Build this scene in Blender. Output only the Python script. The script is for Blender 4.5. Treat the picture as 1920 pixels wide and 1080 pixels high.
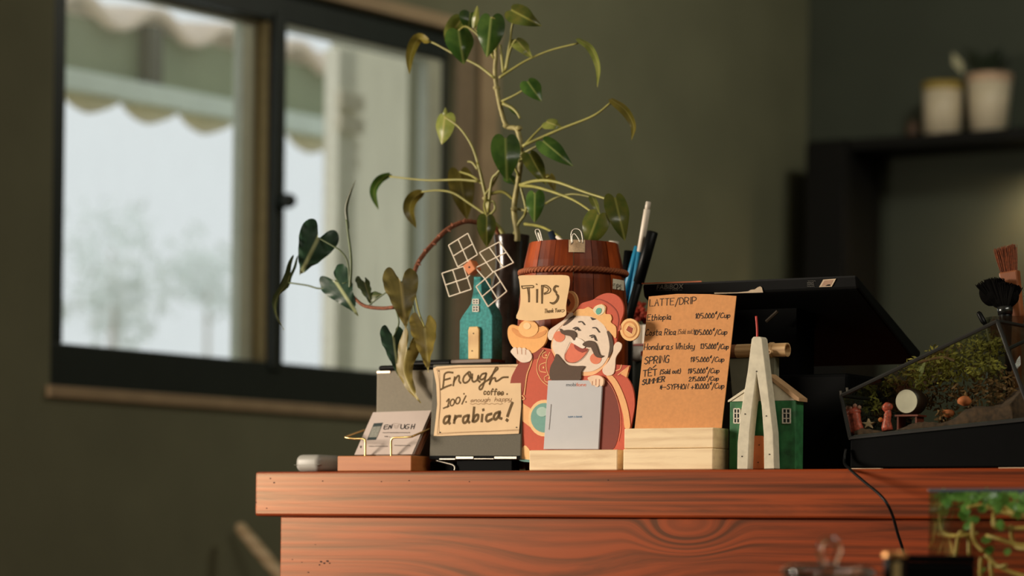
import bpy, bmesh, math, random
from mathutils import Vector, Matrix

for _o in list(bpy.data.objects):
    bpy.data.objects.remove(_o, do_unlink=True)
SC = bpy.context.scene
COL = SC.collection
R = math.radians
V = Vector
random.seed(7)

# ------------------------------------------------------------------ camera
F = 5600.0                      # focal length in pixels of the 1920 wide frame (105 mm)
CX, CY = 960.0, 1035.0          # principal point (the lens is shifted upwards)
ROLL = R(0.7)
CAM = V((0.0, 0.0, 0.95))
cr, sr = math.cos(ROLL), math.sin(ROLL)
cam_data = bpy.data.cameras.new('camera')
cam = bpy.data.objects.new('camera', cam_data)
COL.objects.link(cam)
cam_data.sensor_width = 36.0
cam_data.lens = 105.0
cam_data.shift_y = (CY - 540.0) / 1920.0
cam_data.clip_start = 0.05
cam_data.clip_end = 200
cam.matrix_world = Matrix(((cr, -sr, 0, CAM.x), (0, 0, -1, CAM.y), (sr, cr, 0, CAM.z), (0, 0, 0, 1)))
cam_data.dof.use_dof = True
cam_data.dof.focus_distance = 3.56
cam_data.dof.aperture_fstop = 4.2
SC.camera = cam

# ------------------------------------------------------------------ world, light, exposure
SC.view_settings.view_transform = 'Standard'
SC.view_settings.look = 'None'
SC.view_settings.exposure = 1.0
SC.view_settings.gamma = 1.0
SC.view_settings.use_curve_mapping = False
world = bpy.data.worlds.new('overcast_sky')
SC.world = world
world.use_nodes = True
bg = world.node_tree.nodes['Background']
bg.inputs['Color'].default_value = (0.965, 1.0, 1.02, 1)
bg.inputs['Strength'].default_value = 0.42

WDIR = V((0.585, 0.811, 0.0)).normalized()      # along the window wall, away from the camera
WOUT = V((-WDIR.y, WDIR.x, 0.0))                # out of the room through the window wall
W0 = V((-0.9, 6.0, 0.0)); EZ0 = V((0, 0, 1))

def area(name, loc, target, sx, sy, power, color):
    l = bpy.data.lights.new(name, 'AREA')
    l.shape = 'RECTANGLE'; l.size = sx; l.size_y = sy
    l.energy = power; l.color = color
    o = bpy.data.objects.new(name, l); COL.objects.link(o)
    o.location = loc
    o.rotation_euler = (V(target) - V(loc)).to_track_quat('-Z', 'Y').to_euler()
    return o

KEY_T = -3.25
kp = W0 + WDIR * KEY_T + WOUT * 0.10
area('assumed_side_daylight', (kp.x, kp.y, 1.50), (0.25, 3.45, 1.05), 0.85, 0.75, 66.0, (1.0, 0.86, 0.70))  # daylight of a side window assumed from how the counter is lit
area('added_wall_fill', (1.25, 6.15, 2.80), tuple(W0 + WDIR * 2.0 + EZ0 * 1.9), 0.5, 0.2, 7.0, (1.0, 0.95, 0.78))  # lamp added to brighten the middle of the window wall
area('added_front_fill', (1.3, 1.7, 2.84), (1.1, 1.9, 0.0), 1.6, 0.6, 20.0, (1.0, 0.93, 0.80))  # unseen fill lamp added behind the camera to lift the dark sides

# ------------------------------------------------------------------ frames and pixel helpers
def ray(px, py):
    u = (px - CX) / F; v = (CY - py) / F
    return V((u * cr - v * sr, 1.0, u * sr + v * cr))

def at(px, py, depth):
    return CAM + ray(px, py) * depth

TH = R(32.0)
EX = V((math.cos(TH), -math.sin(TH), 0)); EY = V((math.sin(TH), math.cos(TH), 0)); EZ = V((0, 0, 1))
CO = at(478, 884.4, 3.85)       # front left top corner of the counter
COUNTER_Z = CO.z

def C(a, b, h=0.0):
    return CO + EX * a + EY * b + EZ * h

class Plane:
    """A plane in the room with axes e1 (sideways), e2 (upwards) and n (towards the viewer's side)."""
    def __init__(s, O, e1, e2):
        s.O = V(O); s.e1 = V(e1); s.e2 = V(e2); s.n = s.e1.cross(s.e2)
    def st(s, px, py):
        d = ray(px, py)
        k = (s.O - CAM).dot(s.n) / d.dot(s.n)
        p = CAM + d * k - s.O
        return p.dot(s.e1), p.dot(s.e2)
    def w(s, a, b, d=0.0):
        return s.O + s.e1 * a + s.e2 * b + s.n * d
    def p(s, px, py, d=0.0):
        a, b = s.st(px, py)
        return s.w(a, b, d)

def cplane(b, lean=0.0, h0=0.0):
    l = R(lean)
    return Plane(C(0, b, h0), EX, EZ * math.cos(l) + EY * math.sin(l))

def ab(px, py, b):
    """counter coordinates (a, h) of a pixel on the upright plane b behind the counter front"""
    return cplane(b).st(px, py)

# ------------------------------------------------------------------ materials
MATS = {}
def srgb(r, g, b):
    f = lambda c: (c / 255 / 12.92) if c <= 10.3 else ((c / 255 + 0.055) / 1.055) ** 2.4
    return (f(r), f(g), f(b), 1.0)

class NT:
    def __init__(s, name):
        s.m = bpy.data.materials.new(name); s.m.use_nodes = True
        s.t = s.m.node_tree; s.b = s.t.nodes['Principled BSDF']
    def n(s, kind, **kw):
        x = s.t.nodes.new('ShaderNode' + kind)
        for k, v in kw.items():
            if k in x.inputs: x.inputs[k].default_value = v
            else: setattr(x, k, v)
        return x
    def l(s, a, b): s.t.links.new(a, b)
    def ramp(s, fac, stops):
        r = s.n('ValToRGB')
        e = r.color_ramp.elements
        while len(e) < len(stops): e.new(0.5)
        for i, (p, c) in enumerate(stops):
            e[i].position = p; e[i].color = c
        s.l(fac, r.inputs['Fac'])
        return r.outputs['Color']
    def bump(s, h, strength=0.2, dist=0.001):
        b = s.n('Bump'); b.inputs['Strength'].default_value = strength; b.inputs['Distance'].default_value = dist
        s.l(h, b.inputs['Height']); s.l(b.outputs['Normal'], s.b.inputs['Normal'])

def mul(c, k): return (min(c[0]*k, 1), min(c[1]*k, 1), min(c[2]*k, 1), 1.0)

def plain(name, col, rough=0.6, metal=0.0, vary=0.12, scale=60.0, bump=0.0, spec=0.5):
    """one colour with a fine mottled variation"""
    if name in MATS: return MATS[name]
    t = NT(name)
    tc = t.n('TexCoord'); no = t.n('TexNoise'); no.inputs['Scale'].default_value = scale; no.inputs['Detail'].default_value = 4
    t.l(tc.outputs['Object'], no.inputs['Vector'])
    c = t.ramp(no.outputs['Fac'], [(0.3, mul(col, 1 - vary)), (0.7, mul(col, 1 + vary))])
    t.l(c, t.b.inputs['Base Color'])
    t.b.inputs['Roughness'].default_value = rough; t.b.inputs['Metallic'].default_value = metal
    t.b.inputs['Specular IOR Level'].default_value = spec
    if bump: t.bump(no.outputs['Fac'], bump, 0.002)
    MATS[name] = t.m
    return t.m

def wood(name, c0, c1, scale=(4, 40, 40), rough=0.5, dist=1.5, vary=0.0, bump=0.1, coat=0.0, knot=None, spec=0.5, tint=None, crough=0.3, wave=0.45, lo=0.25, hi=0.75):
    """grain running along the local x axis"""
    if name in MATS: return MATS[name]
    t = NT(name)
    tc = t.n('TexCoord'); mp = t.n('Mapping'); mp.inputs['Scale'].default_value = scale
    src = tc.outputs['Object']
    t.l(src, mp.inputs['Vector'])
    vec = mp.outputs['Vector']
    inf = t.n('ObjectInfo'); ad = t.n('VectorMath', operation='ADD'); sc = t.n('VectorMath', operation='SCALE'); sc.inputs['Scale'].default_value = 17.0
    cmb = t.n('CombineXYZ')
    for k in 'XYZ': t.l(inf.outputs['Random'], cmb.inputs[k])
    t.l(cmb.outputs[0], sc.inputs[0]); t.l(vec, ad.inputs[0]); t.l(sc.outputs[0], ad.inputs[1]); vec = ad.outputs[0]
    if knot:
        for (ka, kh, kr, amp) in knot:
            d = t.n('VectorMath', operation='DISTANCE')
            sp = t.n('SeparateXYZ'); t.l(src, sp.inputs[0])
            m1 = t.n('Math', operation='MULTIPLY'); m1.inputs[1].default_value = 0.45; t.l(sp.outputs['X'], m1.inputs[0])
            cb = t.n('CombineXYZ'); t.l(m1.outputs[0], cb.inputs['X']); t.l(sp.outputs['Z'], cb.inputs['Z'])
            t.l(cb.outputs[0], d.inputs[0]); d.inputs[1].default_value = (ka * 0.45, 0, kh)
            mr = t.n('MapRange'); mr.inputs['From Min'].default_value = 0; mr.inputs['From Max'].default_value = kr
            mr.inputs['To Min'].default_value = amp; mr.inputs['To Max'].default_value = 0; mr.interpolation_type = 'SMOOTHERSTEP'
            t.l(d.outputs['Value'], mr.inputs['Value'])
            cz = t.n('CombineXYZ'); t.l(mr.outputs[0], cz.inputs['Z'])
            a2 = t.n('VectorMath', operation='ADD'); t.l(vec, a2.inputs[0]); t.l(cz.outputs[0], a2.inputs[1]); vec = a2.outputs[0]
    n1 = t.n('TexNoise'); n1.inputs['Scale'].default_value = 1.0; n1.inputs['Detail'].default_value = 9; n1.inputs['Roughness'].default_value = 0.62; n1.inputs['Distortion'].default_value = dist
    t.l(vec, n1.inputs['Vector'])
    wv = t.n('TexWave', wave_type='BANDS', bands_direction='Z'); wv.inputs['Scale'].default_value = 0.55; wv.inputs['Distortion'].default_value = 5.0; wv.inputs['Detail'].default_value = 3; wv.inputs['Detail Scale'].default_value = 0.6
    t.l(vec, wv.inputs['Vector'])
    mx = t.n('Math', operation='MULTIPLY_ADD'); mx.inputs[1].default_value = wave
    t.l(wv.outputs['Fac'], mx.inputs[0]); 
    m2 = t.n('Math', operation='MULTIPLY'); m2.inputs[1].default_value = 1.1 - wave; t.l(n1.outputs['Fac'], m2.inputs[0]); t.l(m2.outputs[0], mx.inputs[2])
    c = t.ramp(mx.outputs[0], [(lo, c0), (hi, c1)])
    if vary:
        hs = t.n('HueSaturation'); mr = t.n('MapRange'); mr.inputs['To Min'].default_value = 1 - vary; mr.inputs['To Max'].default_value = 1 + vary
        t.l(inf.outputs['Random'], mr.inputs['Value']); t.l(mr.outputs[0], hs.inputs['Value']); t.l(c, hs.inputs['Color']); c = hs.outputs['Color']
    t.l(c, t.b.inputs['Base Color'])
    t.b.inputs['Roughness'].default_value = rough; t.b.inputs['Specular IOR Level'].default_value = spec
    if tint: t.b.inputs['Specular Tint'].default_value = tint
    if coat:
        t.b.inputs['Coat Weight'].default_value = coat; t.b.inputs['Coat Roughness'].default_value = crough
    if bump: t.bump(mx.outputs[0], bump, 0.001)
    MATS[name] = t.m
    return t.m

def glass(name, tint=(0.9, 0.95, 0.93), rough=0.02, thin=True, gloss=0.35):
    if name in MATS: return MATS[name]
    m = bpy.data.materials.new(name); m.use_nodes = True
    t = m.node_tree; t.nodes.clear()
    o = t.nodes.new('ShaderNodeOutputMaterial')
    tr = t.nodes.new('ShaderNodeBsdfTransparent'); tr.inputs['Color'].default_value = (*tint, 1)
    gl = t.nodes.new('ShaderNodeBsdfGlossy'); gl.inputs['Roughness'].default_value = rough
    fr = t.nodes.new('ShaderNodeFresnel'); fr.inputs['IOR'].default_value = 1.5
    no = t.nodes.new('ShaderNodeTexNoise'); no.inputs['Scale'].default_value = 9
    mr = t.nodes.new('ShaderNodeMapRange'); mr.inputs['To Min'].default_value = gloss * 1.6; mr.inputs['To Max'].default_value = gloss * 2.4
    mm = t.nodes.new('ShaderNodeMath'); mm.operation = 'MULTIPLY'
    mx = t.nodes.new('ShaderNodeMixShader')
    t.links.new(no.outputs['Fac'], mr.inputs['Value']); t.links.new(mr.outputs[0], mm.inputs[1]); t.links.new(fr.outputs[0], mm.inputs[0])
    t.links.new(mm.outputs[0], mx.inputs[0]); t.links.new(tr.outputs[0], mx.inputs[1]); t.links.new(gl.outputs[0], mx.inputs[2]); t.links.new(mx.outputs[0], o.inputs[0])
    MATS[name] = m
    return m

def leafmat(name, c0, c1, rib, transl=0.3, rough=0.35, blot=None):
    """two greens mottled, pale rib along the middle (the edge attribute holds the distance from it)"""
    if name in MATS: return MATS[name]
    t = NT(name)
    tc = t.n('TexCoord'); no = t.n('TexNoise'); no.inputs['Scale'].default_value = 55; no.inputs['Detail'].default_value = 3
    t.l(tc.outputs['Object'], no.inputs['Vector'])
    stops = [(0.35, c0), (0.65, c1)] + ([(0.75, blot)] if blot else [])
    c = t.ramp(no.outputs['Fac'], stops)
    inf = t.n('ObjectInfo'); hs = t.n('HueSaturation'); mr = t.n('MapRange'); mr.inputs['To Min'].default_value = 0.75; mr.inputs['To Max'].default_value = 1.25
    t.l(inf.outputs['Random'], mr.inputs['Value']); t.l(mr.outputs[0], hs.inputs['Value']); t.l(c, hs.inputs['Color'])
    at_ = t.n('Attribute', attribute_name='across')
    mixr = t.n('MapRange'); mixr.inputs['From Min'].default_value = 0.04; mixr.inputs['From Max'].default_value = 0.13; mixr.inputs['To Min'].default_value = 1; mixr.inputs['To Max'].default_value = 0
    t.l(at_.outputs['Fac'], mixr.inputs['Value'])
    mx = t.n('Mix', data_type='RGBA'); t.l(mixr.outputs[0], mx.inputs['Factor']); t.l(hs.outputs['Color'], mx.inputs[6]); mx.inputs[7].default_value = rib
    col = mx.outputs[2]
    t.l(col, t.b.inputs['Base Color']); t.b.inputs['Roughness'].default_value = rough
    tl = t.n('BsdfTranslucent'); t.l(col, tl.inputs['Color'])
    ms = t.n('MixShader'); ms.inputs[0].default_value = transl
    t.l(t.b.outputs[0], ms.inputs[1]); t.l(tl.outputs[0], ms.inputs[2])
    t.l(ms.outputs[0], t.t.nodes['Material Output'].inputs['Surface'])
    t.bump(no.outputs['Fac'], 0.25, 0.002)
    MATS[name] = t.m
    return t.m

# ------------------------------------------------------------------ mesh helpers
def catmull(pts, n=6, closed=False):
    pts = [V(p) for p in pts]
    if len(pts) < 3 and not closed:
        return pts
    out = []
    m = len(pts)
    rng = range(m) if closed else range(m - 1)
    for i in rng:
        if closed:
            p0, p1, p2, p3 = pts[(i-1) % m], pts[i], pts[(i+1) % m], pts[(i+2) % m]
        else:
            p1, p2 = pts[i], pts[i+1]
            p0 = pts[i-1] if i > 0 else p1 * 2 - p2
            p3 = pts[i+2] if i + 2 < m else p2 * 2 - p1
        for k in range(n):
            t = k / n
            out.append(0.5 * ((2*p1) + (p2-p0)*t + (2*p0-5*p1+4*p2-p3)*t*t + (3*p1-p0-3*p2+p3)*t*t*t))
    if not closed: out.append(pts[-1])
    return out

class MB:
    def __init__(s): s.v = []; s.f = []; s.attr = []
    def add(s, vs, fs):
        k = len(s.v); s.v += [V(v) for v in vs]; s.f += [tuple(i + k for i in f) for f in fs]; return s
    def hexa(s, p):
        """eight corners: bottom loop 0-3, top loop 4-7"""
        return s.add(p, [(0,3,2,1),(4,5,6,7),(0,1,5,4),(1,2,6,5),(2,3,7,6),(3,0,4,7)])
    def box(s, a0, a1, b0, b1, h0, h1, fr=C):
        return s.hexa([fr(a0,b0,h0),fr(a1,b0,h0),fr(a1,b1,h0),fr(a0,b1,h0),fr(a0,b0,h1),fr(a1,b0,h1),fr(a1,b1,h1),fr(a0,b1,h1)])
    def prism(s, pl, pts, d0, d1, smooth=0, px=True):
        """a polygon drawn on plane pl, from depth d0 (back) to d1 (front)"""
        if px: pts = [pl.st(*p) for p in pts]
        if smooth: pts = [(q.x, q.y) for q in catmull([V((p[0], p[1], 0)) for p in pts], smooth, True)]
        n = len(pts)
        vs = [pl.w(a, b, d1) for a, b in pts] + [pl.w(a, b, d0) for a, b in pts]
        fs = [tuple(range(n)), tuple(range(2*n-1, n-1, -1))] + [(i, n+i, n+(i+1) % n, (i+1) % n) for i in range(n)]
        return s.add(vs, fs)
    def tube(s, path, r, n=8, cap=True):
        path = [V(p) for p in path]
        rs = r if isinstance(r, (list, tuple)) else [r] * len(path)
        vs = []; fs = []
        ref = None
        for i, p in enumerate(path):
            t = (path[min(i+1, len(path)-1)] - path[max(i-1, 0)])
            if t.length < 1e-9: t = V((0,0,1))
            t.normalize()
            if ref is None:
                ref = t.orthogonal().normalized()
            else:
                ref = (ref - t * ref.dot(t))
                ref = ref.normalized() if ref.length > 1e-6 else t.orthogonal().normalized()
            q = t.cross(ref)
            for k in range(n):
                an = 2 * math.pi * k / n
                vs.append(p + (ref * math.cos(an) + q * math.sin(an)) * rs[i])
        for i in range(len(path)-1):
            for k in range(n):
                fs.append((i*n+k, i*n+(k+1) % n, (i+1)*n+(k+1) % n, (i+1)*n+k))
        if cap:
            fs.append(tuple(range(n-1, -1, -1))); fs.append(tuple(range((len(path)-1)*n, len(path)*n)))
        return s.add(vs, fs)
    def lathe(s, O, prof, n=32, ax=EZ, arc=(0, 2*math.pi), x=None):
        """profile [(radius, height)] turned about axis ax through O"""
        ax = V(ax).normalized(); x = V(x) if x else ax.orthogonal().normalized(); y = ax.cross(x)
        full = abs(arc[1]-arc[0]) > 6.28
        m = n if full else n + 1
        vs = []; fs = []
        for r, h in prof:
            for k in range(m):
                an = arc[0] + (arc[1]-arc[0]) * k / n
                vs.append(V(O) + ax * h + (x * math.cos(an) + y * math.sin(an)) * r)
        for i in range(len(prof)-1):
            for k in range(n if full else n):
                k2 = (k+1) % m if full else k+1
                fs.append((i*m+k, i*m+k2, (i+1)*m+k2, (i+1)*m+k))
        return s.add(vs, fs)
    def ribbon(s, pl, pts, w, d=0.0004, smooth=4, px=True):
        """an ink stroke of width w lying on a plane"""
        if px: pts = [pl.st(*p) for p in pts]
        P = [V((p[0], p[1], 0)) for p in pts]
        if smooth and len(P) > 2: P = catmull(P, smooth)
        L = []; Rr = []
        for i, p in enumerate(P):
            t = P[min(i+1, len(P)-1)] - P[max(i-1, 0)]
            if t.length < 1e-9: t = V((0.001, 0, 0))
            t.normalize(); nn = V((-t.y, t.x, 0)) * w * 0.5
            e = V((0, 0, 0))
            if i == 0: e = -t * w * 0.4
            if i == len(P)-1: e = t * w * 0.4
            L.append(p + nn + e); Rr.append(p - nn + e)
        k = len(P)
        vs = [pl.w(q.x, q.y, d) for q in L] + [pl.w(q.x, q.y, d) for q in Rr]
        return s.add(vs, [(i, i+1, k+i+1, k+i) for i in range(k-1)])
    def disc(s, pl, cx, cy, rx, ry, d0, d1, n=28, rot=0.0):
        pts = []
        for k in range(n):
            an = 2*math.pi*k/n; x = rx*math.cos(an); y = ry*math.sin(an)
            pts.append((cx + x*math.cos(rot) - y*math.sin(rot), cy + x*math.sin(rot) + y*math.cos(rot)))
        return s.prism(pl, pts, d0, d1)
    def blob(s, c, rx, ry, rz, sub=2, jit=0.0, rot=None):
        bm = bmesh.new(); bmesh.ops.create_icosphere(bm, subdivisions=sub, radius=1.0)
        vs = []
        for v in bm.verts:
            q = V((v.co.x*rx, v.co.y*ry, v.co.z*rz)) * (1 + random.uniform(-jit, jit))
            if rot is not None: q = rot @ q
            vs.append(V(c) + q)
        fs = [tuple(x.index for x in f.verts) for f in bm.faces]
        bm.free()
        return s.add(vs, fs)

CROT = Matrix(((EX.x, EY.x, 0), (EX.y, EY.y, 0), (0, 0, 1))).to_4x4()
def frame_at(p): return Matrix.Translation(V(p)) @ CROT

class Handle:
    """an object together with its world matrix, so that parts can be built straight in room coordinates"""
    def __init__(s, o, M): s.o = o; s.matrix_world = M
    def __setitem__(s, k, v): s.o[k] = v

def base_of(mb):
    n = len(mb.v); z = min(v.z for v in mb.v)
    return V((sum(v.x for v in mb.v)/n, sum(v.y for v in mb.v)/n, z))

def obj(name, mb, mat, parent=None, frame=None, smooth=False, bevel=0.0, seg=2, recalc=True):
    """link the collected shape as ONE mesh object; a part shares the frame of its parent"""
    M = parent.matrix_world if parent else (frame or frame_at(base_of(mb)))
    inv = M.inverted()
    me = bpy.data.meshes.new(name)
    me.from_pydata([inv @ v for v in mb.v], [], mb.f)
    if recalc:
        bm = bmesh.new(); bm.from_mesh(me); bmesh.ops.recalc_face_normals(bm, faces=bm.faces); bm.to_mesh(me); bm.free()
    if mb.attr:
        a = me.attributes.new('across', 'FLOAT', 'POINT')
        for i, x in enumerate(mb.attr): a.data[i].value = x
    if smooth:
        for p in me.polygons: p.use_smooth = True
    if mat: me.materials.append(mat)
    o = bpy.data.objects.new(name, me); COL.objects.link(o)
    if parent: o.parent = parent.o
    else: o.matrix_world = M
    if bevel:
        b = o.modifiers.new('bevel', 'BEVEL'); b.width = bevel; b.segments = seg; b.limit_method = 'ANGLE'; b.angle_limit = R(40)
    return Handle(o, M)

def thing(name, label, cat, p, group=None):
    e = bpy.data.objects.new(name, None); COL.objects.link(e)
    e.empty_display_size = 0.05
    M = frame_at(p); e.matrix_world = M
    h = Handle(e, M)
    return tag(h, label, cat, group)

def tag(h, label, cat, group=None, kind=None):
    h['label'] = label; h['category'] = cat
    if group: h['group'] = group
    if kind: h['kind'] = kind
    return h

def struct(h, label=None):
    h['kind'] = 'structure'
    if label: h['label'] = label
    return h

# ------------------------------------------------------------------ single-stroke handwriting
GL = {
'A':'022942 1535','C':'482906032243','D':'0209 092947442202','E':'49090242 0636','F':'490902 0636',
'G':'4829060322424535','H':'0209 4249 0545','I':'1219','L':'090242','M':'0209255952','N':'02094249','O':'29060322434629','P':'0209 092948462505',
'R':'0209 092948462505 2542','S':'48290726442203','T':'0949 2922','U':'0904224449','W':'0912263249','X':'0249 0942','Y':'0926 4926 2622','K':'0209 4905 1642',
'a':'361604123436 363242','b':'0902 052635331202','c':'3516041233','d':'361604123436 393242','e':'04342605031233','f':'38291712 0636','g':'361604123436 36311000',
'h':'0902 04263532','i':'1612 1718','k':'0902 3604 1532','l':'0902','m':'0602 04162522 24364542','n':'0602 04263532','o':'160412333516','p':'0600 052635331203',
'r':'0602 041636','s':'361524331202','t':'18122232 0636','u':'0603123336 3632','w':'0612243246','y':'0603123336 36311000',
'0':'19060312333619','1':'0719 1912','2':'071938360242','8':'26082938261422344426',
'#':'361604123436 3932 2848','/':'0039','(':'19060301',')':'09161301','.':'0203','+':'0444 2226','*':'0545 2228 0327 0723','-':'0535','v':'220406172637464422',
}
GL['5'] = '3909 090626443222'
GL['3'] = '08293726 26442203'
GL['B'] = '0209 0929382606 0626443202'
STRAIGHT = set('AEFHILMNTWXYK/1+*-')
def text(mb, pl, s, x0, y0, x1, y1, cap, w, slant=0.12, d=0.0004):
    adv = 0.0; items = []
    for ch in s:
        if ch == ' ': adv += 2.6; continue
        st = [[(int(q[i]), int(q[i+1])) for i in range(0, len(q) - 1, 2)] for q in GL[ch].split()]
        wd = max(p[0] for q in st for p in q)
        sc = 1.0
        if ch == '#': sc = 0.5
        items.append((adv, st, ch, sc)); adv += wd * sc + 1.5
    adv -= 1.5
    dx, dy = (x1 - x0), (y1 - y0)
    for off, st, ch, sc in items:
        for q in st:
            pts = []
            for gx, gy in q:
                yy = (gy - 2) / 7.0 * cap * sc + (cap * 0.8 if ch == '#' else 0)
                f = (off + gx * sc) / adv
                pts.append((x0 + dx * f + yy * slant, y0 + dy * f - yy))
            mb.ribbon(pl, pts, w, d, 0 if ch in STRAIGHT else 3)
    return mb

def bfont(name, s, pl, px, py, size, mat, parent, d=0.0005, width=None, rot=0.0, shear=0.0):
    """printed lettering: the built-in typeface turned to a mesh lying on a plane; px,py is the start of the baseline"""
    cu = bpy.data.curves.new(name, 'FONT'); cu.body = s; cu.size = size; cu.shear = shear
    tmp = bpy.data.objects.new(name, cu); COL.objects.link(tmp)
    dg = bpy.context.evaluated_depsgraph_get()
    me = bpy.data.meshes.new_from_object(tmp.evaluated_get(dg))
    vs = [v.co.copy() for v in me.vertices]; fs = [tuple(p.vertices) for p in me.polygons]
    bpy.data.objects.remove(tmp, do_unlink=True); bpy.data.meshes.remove(me)
    mx = max(v.x for v in vs); k = (width / mx) if width else 1.0
    a, b = pl.st(px, py); c_, s_ = math.cos(rot), math.sin(rot)
    mb = MB(); mb.add([pl.w(a + v.x*k*c_ - v.y*s_, b + v.x*k*s_ + v.y*c_, d) for v in vs], fs)
    return obj(name, mb, mat, parent, recalc=False)

# ================================================================== THE ROOM
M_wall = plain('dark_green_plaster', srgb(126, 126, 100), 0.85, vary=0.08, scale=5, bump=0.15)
M_wall2 = plain('shade_toned_wall', srgb(72, 78, 66), 0.85, vary=0.08, scale=5)  # back wall toned down, its shade put into the base colour
M_ceil = plain('ceiling_paint', srgb(120, 118, 108), 0.9, vary=0.04, scale=3)
M_floor = plain('brown_floor', srgb(80, 62, 48), 0.6, vary=0.2, scale=4)
M_trim = plain('tan_trim_paint', srgb(186, 160, 126), 0.6, vary=0.1, scale=15)
M_frame = plain('black_green_frame', srgb(40, 48, 44), 0.45, vary=0.1, scale=20)
M_sash = plain('grey_green_aluminium', srgb(206, 208, 186), 0.45, vary=0.06, scale=20)
M_dark = plain('dark_gap', srgb(34, 38, 36), 0.6)
G_win = glass('window_glass', (0.98, 1.0, 0.99), 0.35, gloss=0.06)

WP = Plane(W0, WDIR, EZ)
def WF(t, d, z): return WP.w(t, z, d)          # window-wall coordinates: along, towards the room, up
SDIR = V((0.848, -0.53, 0)).normalized()
T_COR = 2.93
K = WP.w(T_COR, 0, 0)                           # far corner of the room
BP = Plane(K, SDIR, EZ)
def BF(s, d, z): return BP.w(s, z, d)
CEIL = 2.9
WT0, WT1, WZ0, WZ1 = -0.045, 1.285, 1.272, 2.175        # visible window opening
KT0, KT1, KZ0, KZ1 = KEY_T - 0.75, KEY_T + 0.75, 0.95, 2.1
T_END = -8.4; S_END = 5.6

m = MB()
for t0, t1, z0, z1 in [(T_END, KT0, 0, CEIL), (KT0, KT1, 0, KZ0), (KT0, KT1, KZ1, CEIL), (KT1, WT0, 0, CEIL), (WT0, WT1, 0, WZ0), (WT0, WT1, WZ1, CEIL), (WT1, T_COR + 0.1, 0, CEIL)]:
    m.box(t0, t1, -0.14, 0, z0, z1, WF)
struct(obj('wall_left', m, M_wall))
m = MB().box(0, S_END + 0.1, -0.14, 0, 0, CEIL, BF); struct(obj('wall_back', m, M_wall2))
A_ = K; B_ = BP.w(S_END, 0, 0); D_ = WP.w(T_END, 0, 0); C_ = B_ + (D_ - A_)
def wallbox(p, q, out):
    d = (q - p).normalized(); m = MB()
    n = out.normalized() * 0.12
    m.hexa([p, q, q + n, p + n, p + EZ*CEIL, q + EZ*CEIL, q + n + EZ*CEIL, p + n + EZ*CEIL]); return m
struct(obj('wall_right', wallbox(B_, C_, SDIR), M_wall))
struct(obj('wall_front', wallbox(C_, D_, -WDIR), M_wall))
m = MB(); g = [A_ + (A_-C_)*0.02, B_ + (B_-D_)*0.02, C_ + (C_-A_)*0.02, D_ + (D_-B_)*0.02]
m.hexa([p - EZ*0.1 for p in g] + [V(p) for p in g]); struct(obj('floor', m, M_floor))
m = MB(); m.hexa([p + EZ*CEIL for p in g] + [p + EZ*(CEIL+0.1) for p in g]); struct(obj('ceiling', m, M_ceil))
# fittings made for the two added fill lamps, out of view
m = MB(); CL = lambda a, b, z: V((1.3 + a, 1.7 + b, z))
m.box(-0.82, 0.82, -0.32, 0.32, 2.86, 2.899, CL)
tag(obj('fill_lamp_fitting', m, plain('white_metal', srgb(220, 218, 210), 0.5), bevel=0.005), 'long white fitting of the added fill lamp on the ceiling', 'ceiling light')
m = MB(); CL = lambda a, b, z: V((1.25 + a, 6.15 + b, z))
m.box(-0.26, 0.26, -0.11, 0.11, 2.82, 2.899, CL)
tag(obj('wall_fill_fitting', m, plain('black_metal', srgb(30, 30, 30), 0.5), bevel=0.005), 'small black fitting of the added fill lamp aimed at the green wall', 'ceiling light')

# ---- window in view
def txd(px, d, py=400): return Plane(WP.w(0, 0, d), WDIR, EZ).st(px, py)[0]
FL, FR = txd(121, -0.02), txd(831, -0.02)
Wn = obj('window_1', MB().box(WT0, WT1, -0.10, -0.02, WZ0, WZ0 + 0.088, WF).box(WT0, WT1, -0.10, -0.02, WZ1 - 0.066, WZ1, WF)
         .box(WT0, FL, -0.10, -0.02, WZ0 + 0.088, WZ1 - 0.066, WF).box(FR, WT1, -0.10, -0.02, WZ0 + 0.088, WZ1 - 0.066, WF), M_frame, bevel=0.003)
struct(Wn, 'sliding window in a dark green frame')
def sash(t0, t1, z0, z1, d, stl, str_, rail, mat):
    m = MB()
    m.box(t0, t0 + stl, d - 0.028, d, z0, z1, WF).box(t1 - str_, t1, d - 0.028, d, z0, z1, WF)
    if rail: m.box(t0 + stl, t1 - str_, d - 0.028, d, z0, z0 + rail, WF).box(t0 + stl, t1 - str_, d - 0.028, d, z1 - rail, z1, WF)
    return m
def txd(px, d, py=400): return Plane(WP.w(0, 0, d), WDIR, EZ).st(px, py)[0]
tx = lambda px, py=400: WP.st(px, py)[0]
e1_, e2_ = txd(452, -0.06), txd(485, -0.06)
s1 = obj('sash', sash(FL - 0.01, e2_, WZ0 + 0.07, WZ1 - 0.055, -0.06, 0.012, e2_ - e1_, 0.022, None), M_sash, Wn, bevel=0.002)
obj('pane', MB().box(FL + 0.002, e1_, -0.078, -0.073, WZ0 + 0.09, WZ1 - 0.075, WF), G_win, s1)
m0_, m1_ = txd(514, -0.012), txd(534, -0.012)
e3_ = txd(800, -0.03)
s2 = obj('sash', sash(m1_ - 0.012, FR + 0.012, WZ0 + 0.07, WZ1 - 0.055, -0.03, 0.018, FR + 0.012 - e3_, 0.018, None), M_sash, Wn, bevel=0.002)
obj('pane', MB().box(m1_ + 0.006, e3_, -0.048, -0.043, WZ0 + 0.085, WZ1 - 0.07, WF), G_win, s2)
obj('mullion', MB().box(m0_, m1_, -0.10, -0.012, WZ0 + 0.07, WZ1 - 0.05, WF), M_frame, Wn, bevel=0.002)
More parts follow.
